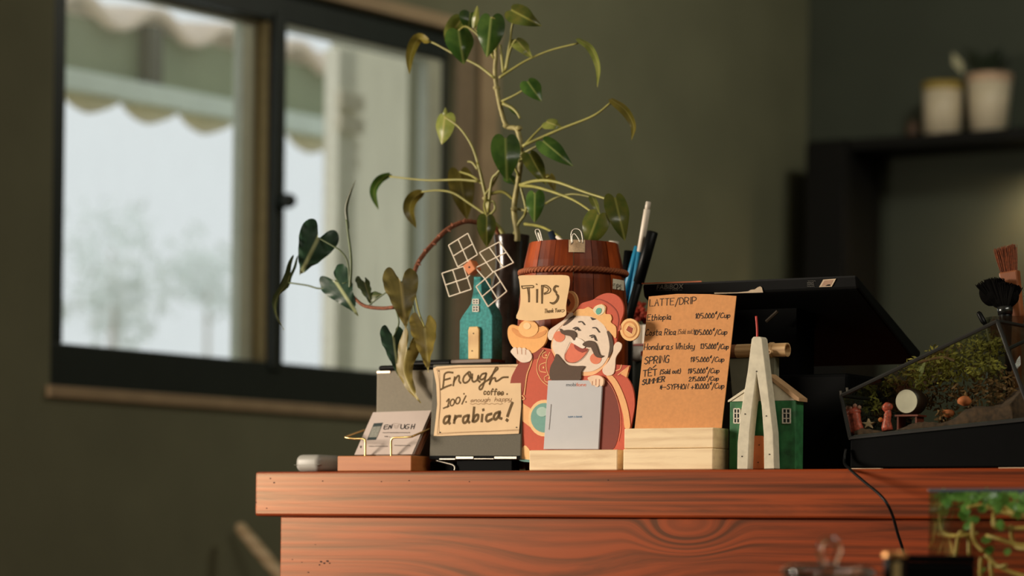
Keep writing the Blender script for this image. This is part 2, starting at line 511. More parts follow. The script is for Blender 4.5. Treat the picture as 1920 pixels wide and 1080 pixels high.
obj('interlock', MB().box(e2_ + 0.0005, txd(500, -0.05), -0.10, -0.062, WZ0 + 0.075, WZ1 - 0.07, WF), M_dark, Wn)
obj('meeting_stile', MB().box(txd(497, -0.03), m0_ + 0.004, -0.06, -0.03, WZ0 + 0.075, WZ1 - 0.07, WF), plain('weathered_stile', srgb(186, 166, 118), 0.6), Wn)
z_k = WP.st(533, 376)[1]
obj('latch', MB().lathe(WF(m1_ - 0.008, 0.0, z_k), [(0.0, 0.022), (0.012, 0.018), (0.017, 0.008), (0.016, -0.012), (0.0, -0.012)], 16, WP.n), M_frame, Wn, smooth=True)
z_p = WP.st(492, 330)[1]
obj('pull_handle', MB().box(txd(487, -0.05), txd(498, -0.05), -0.061, -0.05, z_p - 0.045, z_p + 0.045, WF), plain('steel', srgb(190, 195, 195), 0.3, 0.8), Wn, bevel=0.002)
# trim around it
struct(obj('trim_1', MB().box(WT0 - 0.012, WT1 + 0.17, 0.0005, 0.012, WZ0 - 0.024, WZ0 - 0.0005, WF), M_trim, bevel=0.002))
struct(obj('trim_2', MB().box(WT0 - 0.012, WT1 + 0.17, 0.0005, 0.012, WZ1 + 0.0005, WZ1 + 0.031, WF), M_trim, bevel=0.002))
tm = obj('trim_3', MB().box(WT1 + 0.0005, WT1 + 0.068, 0.0005, 0.010, WZ0, WZ1, WF), plain('brown_trim_paint', srgb(150, 130, 104), 0.6), bevel=0.002); struct(tm)
obj('board', MB().box(WT1 + 0.085, WT1 + 0.158, 0.0005, 0.016, WZ0, WZ1, WF), M_trim, tm, bevel=0.003)
# side window assumed to light the counter (its opening is outside the picture)
W2 = obj('assumed_window', MB().box(KT0, KT1, -0.12, -0.08, KZ0, KZ0 + 0.05, WF).box(KT0, KT1, -0.12, -0.08, KZ1 - 0.05, KZ1, WF)
         .box(KT0, KT0 + 0.05, -0.12, -0.08, KZ0, KZ1, WF).box(KT1 - 0.05, KT1, -0.12, -0.08, KZ0, KZ1, WF), M_frame, bevel=0.003); struct(W2)

# ================================================================== OUTSIDE THE WINDOW
def translucent(name, col, k):
    t = NT(name); no = t.n('TexNoise'); no.inputs['Scale'].default_value = 6
    c = t.ramp(no.outputs['Fac'], [(0.3, mul(col, 0.94)), (0.7, mul(col, 1.04))]); t.l(c, t.b.inputs['Base Color']); t.b.inputs['Roughness'].default_value = 0.7
    tl = t.n('BsdfTranslucent'); t.l(c, tl.inputs['Color']); ms = t.n('MixShader'); ms.inputs[0].default_value = k
    t.l(t.b.outputs[0], ms.inputs[1]); t.l(tl.outputs[0], ms.inputs[2]); t.l(ms.outputs[0], t.t.nodes['Material Output'].inputs['Surface'])
    return t.m
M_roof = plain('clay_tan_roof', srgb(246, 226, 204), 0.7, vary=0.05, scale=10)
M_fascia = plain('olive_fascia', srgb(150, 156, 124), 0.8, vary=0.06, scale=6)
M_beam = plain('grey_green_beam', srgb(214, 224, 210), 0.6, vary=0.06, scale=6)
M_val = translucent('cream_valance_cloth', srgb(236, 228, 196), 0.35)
OD = 1.6
OP = Plane(WP.w(0, 0, -OD), WDIR, EZ)
def oz(px, py): return OP.st(px, py)
def OF(t, d, z): return OP.w(t, z, d)
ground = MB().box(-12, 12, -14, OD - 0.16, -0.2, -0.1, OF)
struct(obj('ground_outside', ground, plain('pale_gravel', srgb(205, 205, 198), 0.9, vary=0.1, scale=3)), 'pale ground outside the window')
t_l, t_r = oz(60, 400)[0] - 0.4, oz(700, 400)[0] + 0.5
# wavy roof sheet, its edge seen end on
zr0 = oz(227, 58)[1]
ta, tb = oz(227, 58)[0], oz(367, 87)[0]; WL = tb - ta
zc = (oz(227, 58)[1] + oz(367, 87)[1] + oz(180, 20)[1] + oz(299, 47)[1]) / 4; amp = abs(oz(227, 58)[1] - oz(299, 47)[1]) / 2 + 0.012
m = MB(); N = 140; rows = [(0.0, 0.0), (-0.5, 0.12), (-1.2, 0.3)]
for d, dz in rows:
    for i in range(N + 1):
        t = t_l + (t_r - t_l) * i / N
        m.v.append(OF(t, d, zc + 0.012 + dz * 0.55 - amp * math.cos(2 * math.pi * (t - ta) / WL)))
for r in range(2):
    for i in range(N): m.f.append((r*(N+1)+i, r*(N+1)+i+1, (r+1)*(N+1)+i+1, (r+1)*(N+1)+i))
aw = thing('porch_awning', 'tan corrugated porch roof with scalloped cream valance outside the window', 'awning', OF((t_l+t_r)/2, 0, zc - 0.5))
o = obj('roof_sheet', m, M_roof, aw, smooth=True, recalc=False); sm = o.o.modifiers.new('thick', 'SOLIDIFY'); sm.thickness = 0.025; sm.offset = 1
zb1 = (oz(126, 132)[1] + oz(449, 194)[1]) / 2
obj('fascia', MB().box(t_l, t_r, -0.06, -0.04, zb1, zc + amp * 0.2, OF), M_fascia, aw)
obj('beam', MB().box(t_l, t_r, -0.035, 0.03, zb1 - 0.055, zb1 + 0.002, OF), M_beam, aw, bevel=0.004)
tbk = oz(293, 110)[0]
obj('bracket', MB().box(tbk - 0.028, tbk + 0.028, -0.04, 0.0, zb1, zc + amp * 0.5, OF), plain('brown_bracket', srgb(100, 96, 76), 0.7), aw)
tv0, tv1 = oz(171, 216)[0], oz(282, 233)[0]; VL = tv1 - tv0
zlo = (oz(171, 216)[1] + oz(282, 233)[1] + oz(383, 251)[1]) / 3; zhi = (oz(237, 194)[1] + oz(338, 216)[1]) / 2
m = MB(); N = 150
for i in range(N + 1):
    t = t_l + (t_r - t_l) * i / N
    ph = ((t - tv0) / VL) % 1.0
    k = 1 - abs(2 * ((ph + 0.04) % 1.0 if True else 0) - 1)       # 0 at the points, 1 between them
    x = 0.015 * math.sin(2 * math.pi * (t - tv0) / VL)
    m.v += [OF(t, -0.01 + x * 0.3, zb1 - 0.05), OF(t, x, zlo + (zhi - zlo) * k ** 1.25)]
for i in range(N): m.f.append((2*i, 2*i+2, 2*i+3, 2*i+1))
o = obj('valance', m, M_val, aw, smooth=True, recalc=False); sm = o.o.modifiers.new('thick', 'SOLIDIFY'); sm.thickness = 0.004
# post, shutter and pale wall seen through the second pane
Q = Plane(WP.w(0, 0, -0.8), WDIR, EZ)
def QF(t, d, z): return Q.w(t, z, d)
qx = lambda px, py=350: Q.st(px, py)[0]
post = thing('porch_post', 'tan timber porch post outside the second window pane', 'post', QF(qx(648), 0, -0.1))
obj('post', MB().box(qx(633), qx(667), -0.05, 0.0, -0.1, Q.st(650, 92)[1], QF), plain('tan_timber', srgb(248, 240, 222), 0.7), post, bevel=0.003)
for y in (190, 232):
    z = Q.st(650, y)[1]
    obj('collar', MB().box(qx(631), qx(676), -0.01, 0.012, z - 0.022, z + 0.022, QF), plain('pale_light_blob', srgb(226, 216, 192), 0.6), post, bevel=0.003)  # pale boxes stand in for blurred blobs of light on the post
sh = thing('window_shutter', 'pale grey-green shutter panel standing open outside the window', 'shutter', QF(qx(745), 0, 1.2))
obj('panel', MB().box(qx(692), qx(880), -0.14, -0.137, 1.2, 2.6, QF), translucent('frosted_panel', srgb(244, 240, 226), 0.9), sh)
obj('edge_strip', MB().box(qx(671), qx(690), -0.12, -0.09, 1.2, Q.st(680, 120)[1], QF), M_dark, sh)
for y in (268, 300):
    z = Q.st(700, y)[1]
    obj('hinge', MB().box(qx(684), qx(716), -0.11, -0.08, z - 0.018, z + 0.018, QF), plain('pale_light_blob', srgb(226, 216, 192)), sh, bevel=0.003)  # pale boxes painted in for blurred light blobs beside the panel
# shrubs with the glare painted in by whitening their leaves
M_shrub = plain('glare_white_leaves', srgb(246, 250, 246), 0.8, vary=0.04, scale=8)
for i, (px, py, dd, r, lab) in enumerate([(215, 575, 3.6, 0.20, 'small shrub whitened to paint in the glare, lowest of those outside the window'), (390, 520, 4.2, 0.23, 'shrub whitened to paint in the glare beside the first sash stile'), (210, 470, 5.0, 0.3, 'tall shrub far outside whitened to paint in the glare, left half of the first pane')]):
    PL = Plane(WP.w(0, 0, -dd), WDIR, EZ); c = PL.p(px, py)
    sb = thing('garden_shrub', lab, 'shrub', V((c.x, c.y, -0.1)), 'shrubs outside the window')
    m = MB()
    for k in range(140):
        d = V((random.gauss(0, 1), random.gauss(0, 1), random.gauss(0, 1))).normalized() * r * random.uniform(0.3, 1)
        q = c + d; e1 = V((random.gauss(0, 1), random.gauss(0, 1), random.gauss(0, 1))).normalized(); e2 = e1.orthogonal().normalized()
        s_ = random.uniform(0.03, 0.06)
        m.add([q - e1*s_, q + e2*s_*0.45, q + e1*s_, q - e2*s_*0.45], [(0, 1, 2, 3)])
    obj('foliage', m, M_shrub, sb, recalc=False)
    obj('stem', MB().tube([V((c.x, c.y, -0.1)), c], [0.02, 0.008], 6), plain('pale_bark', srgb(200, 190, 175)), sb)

# ================================================================== THE SHELF ON THE BACK WALL
M_shelf = plain('black_shelf', srgb(20, 20, 18), 0.6, vary=0.1, spec=0.2)
bs = lambda px, py=260: BP.st(px, py)[0]
SH0 = Plane(BP.w(0, 0, 0.22), SDIR, EZ)       # front edge plane of the shelf
def SF(s, d, z): return BP.w(s, z, d)
zs = SH0.st(1750, 258)[1]
zs0 = SH0.st(1597, 285)[1]; zs1 = SH0.st(1916, 240)[1]
z_top = SH0.st(1850, 243)[1]
sl = thing('wall_shelf', 'black wooden wall shelf carrying two white pots', 'shelf', SF(1.0, 0.1, z_top - 0.5))
sL = SH0.st(1590, 270)[0]
obj('board', MB().box(sL, S_END * 0.55, 0.001, 0.22, z_top - 0.03, z_top, SF), M_shelf, sl, bevel=0.003)
sp0 = SH0.st(1512, 400)[0]; sp1 = SH0.st(1592, 400)[0]
cab = thing('tall_cabinet', 'narrow black cabinet standing against the wall, left of the wall shelf', 'cabinet', SF((sp0+sp1)/2, 0.12, 0))
obj('carcass', MB().box(sp0 + 0.0, sp1 - 0.002, 0.012, 0.219, 0.0, SH0.st(1550, 262)[1], SF), M_shelf, cab, bevel=0.004)
obj('door', MB().box(sp0 + 0.004, sp1 - 0.006, 0.22, 0.236, 0.05, SH0.st(1550, 268)[1], SF), plain('black_door', srgb(17, 17, 16), 0.5, spec=0.2), cab, bevel=0.003)
PT = Plane(BP.w(0, 0, 0.12), SDIR, EZ)
def potc(px): return PT.st(px, 240)[0]
k8 = lambda px: px * PT.p(1800, 240).y / F
M_potw = plain('white_glaze', srgb(228, 214, 186), 0.35, vary=0.05)
def shelfpot(px, wpx, hpx, taper, label, rimmat, name='flower_pot'):
    c = SF(potc(px), 0.12, z_top + 0.001); r = k8(wpx) / 2; h = k8(hpx)
    e = thing(name, label, 'pot', c, 'pots on the wall shelf')
    obj('body', MB().lathe(c, [(0.0, 0), (r*taper, 0), (r*(taper+1)/2, h*0.5), (r*0.98, h*0.86), (r*0.9, h*0.86), (r*0.8*taper, 0.01), (0.0, 0.01)], 28), M_potw, e, smooth=True)
    obj('rim', MB().lathe(c, [(r*0.98, h*0.86), (r*1.01, h*0.88), (r*1.01, h), (r*0.93, h), (r*0.9, h*0.86)], 28), rimmat, e, smooth=True)
    obj('soil', MB().lathe(c, [(0.0, h*0.84), (r*0.92, h*0.84)], 20), plain('dark_soil', srgb(46, 36, 28), 0.9, vary=0.3, scale=200), e)
    return e, c, r, h
p1, c1_, r1_, h1_ = shelfpot(1767, 76, 103, 0.92, 'white pot with a yellowish rim on the wall shelf', plain('ochre_rim', srgb(176, 150, 70), 0.5))
p2, c2_, r2_, h2_ = shelfpot(1854, 84, 112, 0.80, 'tapered white pot with a pinkish rim holding dark foliage on the shelf', plain('pink_rim', srgb(214, 180, 150), 0.5))
M_darkleaf = leafmat('dark_leaves', srgb(34, 42, 34), srgb(48, 58, 46), srgb(60, 70, 56), 0.1)
m = MB()
for k in range(16):
    an = k * 2.4; ln = random.uniform(0.06, 0.13); up = V((math.cos(an)*0.6, math.sin(an)*0.6, random.uniform(0.5, 1.1))).normalized()
    b0 = c2_ + EZ * h2_ * 0.85 - SDIR * 0.01; sd = up.cross(EZ).normalized() * ln * 0.17
    m.add([b0, b0 + up*ln*0.5 + sd, b0 + up*ln, b0 + up*ln*0.5 - sd], [(0, 1, 2, 3)])
obj('foliage', m, M_darkleaf, p2, recalc=False)
q0 = PT.p(1806, 140); q1 = PT.p(1786, 98)
ax = (q1 - q0).normalized(); sd = SDIR * 0.016
obj('pale_leaf', MB().add([q0, q0 + (q1-q0)*0.5 + sd, q1, q0 + (q1-q0)*0.5 - sd], [(0, 1, 2, 3)]), plain('pale_leaf_green', srgb(200, 196, 160), 0.5), p2, recalc=False)
cb_ = SF(potc(1711), 0.12, z_top + 0.001); kb = k8(1)
tag(obj('spice_jar', MB().lathe(cb_, [(0, 0), (kb*12, 0), (kb*12, kb*24), (kb*8, kb*32), (kb*8, kb*36), (0, kb*36)], 18), plain('brown_glass_jar', srgb(84, 60, 40), 0.4), smooth=True), 'small brown jar at the end of the pots on the shelf', 'jar')
# lamp assumed under the shelf for the warm glow, beyond the picture's right edge
lp = SF(potc(1985), 0.10, z_top - 0.06)
ul = thing('assumed_shelf_lamp', 'small brass lamp assumed out of view under the wall shelf', 'lamp', lp)
obj('shade', MB().lathe(lp, [(0.018, 0.03), (0.022, 0.02), (0.045, -0.03), (0.042, -0.03), (0.018, 0.018)], 20), plain('assumed_lamp_brass', srgb(180, 140, 80), 0.35, 0.8), ul, smooth=True)
L = bpy.data.lights.new('assumed_shelf_bulb', 'POINT'); L.energy = 5.5; L.color = (1.0, 0.72, 0.42); L.shadow_soft_size = 0.03
lo = bpy.data.objects.new('assumed_shelf_bulb', L); COL.objects.link(lo); lo.location = lp - EZ * 0.004
# broom leaning on the window wall behind the counter
b_top = at(447, 985, 6.36); b_dir = (at(525, 1078, 6.33) - b_top).normalized()
tl_ = b_top.z / -b_dir.z; b_bot = b_top + b_dir * (tl_ * 0.93)
br = thing('broom', 'pale wooden broom handle with rounded end leaning in the dark behind the counter', 'broom', V((b_bot.x, b_bot.y, 0)))
obj('handle', MB().tube([b_top - b_dir*0.004, b_top, b_top + b_dir*0.006, b_top + b_dir*0.05, b_bot], [0.003, 0.009, 0.0125, 0.014, 0.014], 14), wood('pale_handle_wood', srgb(196, 166, 124), srgb(226, 200, 160), (20, 60, 20)), br, smooth=True)
obj('bristles', MB().hexa([b_bot + V((x, y, 0)) - EZ*(b_bot.z - 0.001) for x, y in ((-.16, -.03), (.16, -.03), (.16, .03), (-.16, .03))] + [b_bot + V((x, y, 0.02)) for x, y in ((-.12, -.02), (.12, -.02), (.12, .02), (-.12, .02))]), plain('straw_bristles', srgb(150, 120, 70), 0.9, vary=0.3, scale=150), br)

# ================================================================== THE COUNTER
LEN = 2.3; DEPTH = 0.50; TK = 0.0572
ka, kh = ab(1290, 1000, 0.004)
M_ct = wood('red_brown_worktop', srgb(76, 23, 7), srgb(146, 58, 21), (2.2, 75, 75), 0.33, 1.2, bump=0.10, spec=0.75, tint=(1.0, 0.70, 0.42, 1), wave=0.12, lo=0.36, hi=0.68)
M_cp = wood('red_brown_panel', srgb(76, 23, 7), srgb(142, 54, 20), (2.2, 55, 55), 0.33, 1.4, bump=0.08, spec=0.75, tint=(1.0, 0.70, 0.42, 1), wave=0.14, lo=0.36, hi=0.68, knot=[(ka, kh, 0.045, 1.9), (ka - 0.18, kh - 0.1, 0.14, 2.2)])
ct = tag(obj('worktop', MB().box(0, LEN, 0, DEPTH, -TK, 0), M_ct, frame=frame_at(C(0, 0, 0)), bevel=0.0035, seg=3), 'thick red-brown wooden counter top with worn rounded edge', 'counter top')
cabinet = thing('counter_cabinet', 'red-brown wooden counter base panel under the thick worktop', 'counter', C(0, 0, -COUNTER_Z))
cabinet.matrix_world = frame_at(C(0, 0, 0)); cabinet.o.matrix_world = cabinet.matrix_world
aL = ab(525.5, 1000, 0.004)[0]
obj('front_panel', MB().box(aL, LEN - 0.02, 0.004, 0.024, -COUNTER_Z + 0.001, -TK - 0.0005), M_cp, cabinet, bevel=0.0015)
obj('side_panel', MB().box(aL, aL + 0.02, 0.0245, DEPTH - 0.03, -COUNTER_Z + 0.001, -TK - 0.0005), M_cp, cabinet)
obj('back_panel', MB().box(aL + 0.0205, LEN - 0.02, DEPTH - 0.05, DEPTH - 0.03, -COUNTER_Z + 0.001, -TK - 0.0005), M_cp, cabinet)
M_spot = plain('dark_dent', srgb(60, 28, 16), 0.8)
mk = MB(); P0 = cplane(0)
for x, y, r in [(507, 897, 1.4), (514, 905, 1.6), (605, 902, 1.3), (480, 942, 1.4), (767, 901, 1.2), (500, 953, 1.2), (715, 903, 1.0), (880, 903, 1.0), (1140, 900, 1.2)]:
    mk.disc(P0, x, y, r, r*0.8, 0.0, 0.0004, 8)
obj('dents', mk, M_spot, ct)['kind'] = 'stuff'
mk = MB(); P1 = cplane(0.004)
for x, y, r in [(602, 1053, 2.2), (608, 1056, 2.0), (614, 1052, 2.4), (618, 1056, 1.6), (599, 1059, 1.6), (578, 1073, 1.6), (591, 1021, 0.9), (566, 1054, 1.0), (548, 1049, 1.0)]:
    mk.disc(P1, x, y, r, r*0.7, 0.0, 0.0004, 8)
obj('dents', mk, M_spot, cabinet)['kind'] = 'stuff'

# ================================================================== THINGS ON THE COUNTER
def cbox(name, x0, x1, b0, b1, y0, y1, mat, parent=None, bevel=0.0, h0=None, **kw):
    """a box whose front face covers the pixels x0..x1, y0 (bottom)..y1 (top) on plane b0"""
    xm = (x0 + x1) / 2
    a0 = ab(x0, y0, b0)[0]; a1 = ab(x1, y0, b0)[0]; hb = ab(xm, y0, b0)[1] if h0 is None else h0; ht = ab(xm, y1, b0)[1]
    return obj(name, MB().box(a0, a1, b0, b1, hb, ht), mat, parent, bevel=bevel, **kw)
def cbase(px, b, h=0.0): return C(ab(px, 880, b)[0], b, h)

M_pine = wood('pale_pine', srgb(214, 182, 138), srgb(240, 214, 170), (7, 60, 60), 0.55, 0.6, vary=0.04, bump=0.03, wave=0.1, lo=0.35, hi=0.62)
M_orange_wood = wood('orange_wood', srgb(160, 92, 42), srgb(184, 114, 58), (10, 90, 90), 0.55, 0.6, bump=0.03, wave=0.1)
M_black = plain('black_plastic', srgb(12, 13, 13), 0.4, vary=0.08, spec=0.15)
M_black2 = plain('matt_black', srgb(7, 8, 8), 0.6, vary=0.08, spec=0.04)
M_ink = plain('brown_ink', srgb(104, 82, 52), 0.8, spec=0.2)
M_inkb = plain('black_ink', srgb(38, 30, 22), 0.8)
M_brass = plain('brass', srgb(214, 180, 120), 0.28, 0.9, vary=0.05)
M_steel = plain('bright_steel', srgb(168, 162, 150), 0.42, 0.9, vary=0.05)

# ---- computer mouse
e = thing('computer_mouse', 'small rounded white computer mouse lying beside the card holder', 'mouse', cbase(585, 0.05))
a0, a1 = ab(551, 880, 0.03)[0], ab(599, 880, 0.03)[0]; hh = ab(575, 852, 0.03)[1]
M_mouse = plain('white_plastic', srgb(156, 154, 146), 0.45, vary=0.04)
obj('shell', MB().box(a0, a1, 0.03, 0.115, 0.0005, hh), M_mouse, e, bevel=0.0088, seg=5, smooth=True)
obj('seam', MB().box(a0 - 0.0001, a1 + 0.0001, 0.0299, 0.1151, 0.0092, 0.0096), plain('grey_seam', srgb(120, 116, 104), 0.6), e, bevel=0.0088, seg=5)

# ---- card holder with business cards
e = thing('card_holder', 'wooden business card holder with two bent brass wires', 'card holder', cbase(700, 0.03))
BH = ab(700, 854.5, 0.012)[1]
cbox('base', 632.5, 771, 0.012, 0.058, 884, 854.5, M_orange_wood, e, 0.001, h0=0.0005)
def wire(pts):
    q = catmull([cplane(b).p(x, y) for x, y, b in pts], 5)
    return MB().tube(q, 0.0014, 8)
obj('wire', wire([(685, 858, .0155), (685, 840, .0155), (685, 828, .0155), (682, 823, .0155), (664, 822.5, .0155), (652, 821, .0155), (648, 819, .018), (664, 813, .035), (684, 806, .055)]), M_brass, e, smooth=True)
obj('wire', wire([(733.5, 858, .0155), (733.5, 840, .0155), (733.5, 827, .0155), (738, 821, .0155), (755, 820, .0155), (770, 819, .0155), (776, 817, .018), (790, 811, .035), (806, 804, .055)]), M_brass, e, smooth=True)
M_card = plain('cream_card', srgb(196, 180, 170), 0.7, vary=0.02)
M_kcard = plain('brown_card', srgb(150, 96, 66), 0.7, vary=0.05)
hc = ab(664, 853.5, 0.021)[1]
CP = cplane(0.021, 36, hc)
cc = [(664, 853.5), (771.5, 853.5), (805, 769.5), (697, 773)]
for i in range(6):
    m = MB(); dz = -0.0023 * i
    q = [CP.st(*p) for p in cc]; jx = (0, .001, -.001, .002, .0005, .002)[i]
    t0 = 0.0004 + (0.0023*i + 0.0007)*math.tan(R(36)); m.prism(CP, [(q[0][0]+jx, t0), (q[1][0]+jx, t0), (q[1][0]+jx + 0.0005, q[2][1] - 0.0007*i), (q[0][0]+jx, q[3][1] - 0.0007*i)], dz - 0.0007, dz, px=False)
    lab = 'cream business card with printed café lettering, foremost in the card holder' if i == 0 else ('plain cream business card directly behind the printed front card', 'plain cream business card third in the holder, touching the brown ones', 'brown business card just behind the cream ones', 'brown business card in the middle of the brown ones', 'brown business card rearmost in the card holder')[i - 1]
    bc = tag(obj('business_card', m, M_card if i < 3 else M_kcard), lab, 'business card', 'cards in the holder')
    if i == 0: card0 = bc
Z6 = lambda x, y: (540 + x / 6.857, 740 + y / 6.857)
m = MB()
for q in ([(1290, 390), (1245, 395), (1235, 445), (1275, 440)], [(1245, 418), (1280, 412)], [(1290, 445), (1310, 392), (1325, 440), (1340, 385)],
          [(1455, 385), (1450, 430), (1475, 440), (1495, 420), (1500, 385)], [(1560, 385), (1525, 390), (1505, 430), (1535, 440), (1555, 420), (1535, 415)], [(1580, 440), (1595, 385)], [(1615, 440), (1632, 380)], [(1588, 415), (1625, 408)]):
    m.ribbon(CP, [Z6(*p) for p in q], 0.0012, 0.0003, 3)
obj('lettering', m, plain('card_black_ink', srgb(24, 22, 20), 0.8), card0)
m = MB(); m.ribbon(CP, [Z6(1345, 375), Z6(1395, 372), Z6(1440, 378)], 0.0006, 0.0003)
for k in range(3): m.ribbon(CP, [Z6(1350 + 8*k, 385 + 18*k), Z6(1390, 400 + 18*k), Z6(1435 - 8*k, 382 + 18*k)], 0.0006, 0.0003)
obj('emblem', m, plain('pale_grey_print', srgb(168, 152, 140), 0.8), card0)
def scribble(m, pl, x0, x1, y, amp, step, w, conv):
    q = []; x = x0; k = 0
    while x <= x1:
        q.append(conv(x, y + (amp if k % 2 else -amp) * random.uniform(0.3, 1))); x += step * random.uniform(0.7, 1.3); k += 1
    m.ribbon(pl, q, w, 0.0003, 2)
m = MB(); scribble(m, CP, 1220, 1570, 490, 5, 9, 0.0007, Z6); scribble(m, CP, 1245, 1290, 540, 7, 8, 0.0009, Z6); scribble(m, CP, 1305, 1322, 545, 5, 8, 0.0007, Z6)
scribble(m, CP, 930, 950, 670, 20, 8, 0.0009, Z6); scribble(m, CP, 1040, 1290, 665, 7, 10, 0.0006, Z6); scribble(m, CP, 1370, 1580, 655, 7, 10, 0.0006, Z6)
obj('small_print', m, plain('grey_print', srgb(84, 74, 66), 0.8), card0)
m = MB().prism(CP, [Z6(1105, 370), Z6(1220, 362), Z6(1130, 580), Z6(1015, 585)], 0, 0.0003); obj('printed_phone', m, plain('print_dark_teal', srgb(44, 56, 56), 0.8), card0)
m = MB().prism(CP, [Z6(1092, 415), Z6(1200, 408), Z6(1145, 548), Z6(1038, 552)], 0, 0.0005); obj('printed_screen', m, plain('print_grey', srgb(136, 136, 126), 0.8, vary=0.2, scale=500), card0)

# ---- grey printer box behind, black lid
M_greyp = plain('warm_grey_plastic', srgb(128, 120, 103), 0.7, vary=0.05, scale=300, spec=0.3)
e = thing('receipt_printer', 'grey boxy printer with black lid behind the card holder and windmill', 'printer', cbase(830, 0.10))
B_P = 0.078; B_E = 0.118
ap0, ap1 = ab(704, 800, B_P)[0], ab(936, 800, B_P)[0]
hp = ab(880, 680.5, B_P)[1]; hg = ab(760, 694, B_P)[1]
ap2 = ab(858, 800, B_P)[0]
obj('body', MB().box(ap0, ap1, B_P, B_E, 0.0005, hg).box(ap0, ap2, B_E + 0.0002, 0.2, 0.0005, hg), M_greyp, e, bevel=0.003)
obj('lid', MB().box(ap0 + 0.002, ap1, B_P + 0.001, B_E, hg + 0.0005, hp).box(ap0 + 0.002, ap2, B_E + 0.0002, 0.2, hg + 0.0005, hp), M_black, e, bevel=0.003)
obj('roll_cover', MB().box(ap0 + 0.004, ap0 + 0.085, 0.125, 0.195, hp + 0.0002, hp + 0.009), M_black, e, bevel=0.004)
obj('metal_strip', MB().box(ap0 + 0.0015, ap0 + 0.022, B_P - 0.0008, B_P, hg - 0.003, hg - 0.0005), plain('rose_metal', srgb(220, 186, 160), 0.3, 0.6), e)

# ---- tablet carrying the lettered sign
TB = 0.036; TLN = 3.2
h_tb = ab(805, 862, TB)[1]
TP = cplane(TB, TLN, h_tb)
e = thing('tablet', 'upright grey tablet with silver hinges on a low black stand', 'tablet', cbase(890, 0.06))
M_tab = plain('grey_tablet_shell', srgb(90, 85, 70), 0.65, vary=0.12, scale=900, spec=0.3)
obj('shell', MB().prism(TP, [(805, 861.5), (976, 861.5), (981, 682), (812, 683.5)], -0.007, 0), M_tab, e, bevel=0.001)
obj('bottom_band', MB().prism(TP, [(805.5, 861), (975.5, 861), (975.5, 854.5), (806, 854.5)], 0, 0.0006), M_black2, e)
for x0, x1, y0, y1 in ((825, 855, 859.6, 862.2), (856, 889, 856, 860.8), (928, 970, 856, 860.8)):
    obj('hinge', MB().prism(TP, [(x0, y1), (x1, y1), (x1, y0), (x0, y0)], 0, 0.0018), M_steel, e, bevel=0.0003)
obj('hinge', MB().prism(TP, [(890, 861.4), (927, 861.4), (927, 859.5), (890, 859.5)], 0, 0.0018), M_steel, e, bevel=0.0003)
cbox('stand', 856, 960, 0.040, 0.058, 884, 862.6, M_black2, e, 0.001, h0=0.0005)
cbox('stand_foot', 806, 850, 0.044, 0.058, 884, 866, M_black2, e, 0.001, h0=0.0005)
obj('stand_wire', MB().tube(catmull([cplane(0.0375).p(x, y) for x, y in ((818, 863.5), (836, 868), (850, 872), (853, 878), (852, 882))], 5), 0.0011, 8), M_steel, e, smooth=True)
Z5 = lambda x, y: (800 + x / 4.91, 660 + y / 4.91)
SP = Plane(TP.w(0, 0, 0.0008), TP.e1, TP.e2)
M_sign = plain('aged_cream_paper', srgb(224, 192, 150), 0.8, vary=0.05, scale=40)
sg = [(62, 152), (95, 134), (300, 122), (600, 120), (878, 112), (870, 300), (872, 500), (850, 752), (700, 758), (400, 764), (120, 775), (68, 772), (84, 640), (100, 480), (92, 300)]
e = thing('paper_sign', 'aged cream paper sign with brown hand lettering stuck on the grey tablet', 'sign', SP.p(890, 815))
obj('sheet', MB().prism(SP, [Z5(*p) for p in sg], 0.0, 0.0008), M_sign, e)
SQ = Plane(SP.w(0, 0, 0.0008), SP.e1, SP.e2)
m = MB(); W = 0.0024
for q in ([(240, 190), (195, 187), (165, 205), (158, 260), (150, 325)], [(160, 258), (215, 243)], [(130, 345), (175, 322), (225, 303)],
          [(258, 232), (245, 308)], [(252, 270), (285, 222), (300, 225), (298, 265), (312, 285)],
          [(380, 190), (345, 225), (335, 265), (355, 285), (390, 262), (405, 220), (398, 185), (380, 192), (395, 225), (420, 240)],
          [(420, 205), (418, 255), (435, 275), (465, 255), (475, 215), (474, 260), (490, 275)],
          [(545, 195), (510, 205), (490, 240), (505, 255), (535, 235), (550, 195), (530, 280), (510, 335), (490, 345), (487, 320), (530, 280), (570, 255)],
          [(570, 255), (620, 190), (655, 155), (640, 142), (610, 200), (590, 255), (578, 300), (600, 250), (630, 240), (635, 268), (660, 262), (700, 235), (748, 232)]):
    m.ribbon(SQ, [Z5(*p) for p in q], W, 0.0002, 5)
obj('lettering', m, M_ink, e).o['label'] = 'cursive word at the top'
m = MB(); text(m, SQ, 'coffee', *Z5(525, 392), *Z5(705, 398), 11.5, 0.0014, 0.1, 0.0002); m.ribbon(SQ, [Z5(740, 386), Z5(741, 388)], 0.002, 0.0002)
obj('lettering', m, M_ink, e); m = MB()
for q in ([(185, 455), (208, 430), (192, 508)], [(155, 518), (205, 498)], [(360, 405), (325, 478)], [(343, 383), (344, 386)], [(362, 458), (363, 461)]):
    m.ribbon(SQ, [Z5(*p) for p in q], 0.0019, 0.0002, 3)
for cx, cy in ((236, 465), (287, 447)):
    m.ribbon(SQ, [Z5(cx + 19*math.cos(k*0.45) + 6*math.sin(k*.45), cy - 30*math.sin(k*0.45)) for k in range(15)], 0.0018, 0.0002, 2)
obj('lettering', m, M_ink, e)
m = MB(); text(m, SQ, 'enough  happy', *Z5(405, 462), *Z5(775, 450), 8, 0.0007, 0.3, 0.0002)
m.ribbon(SQ, [Z5(400 + 25*k, 478 + (4 if k % 2 else -4)) for k in range(13)], 0.0006, 0.0002, 3)
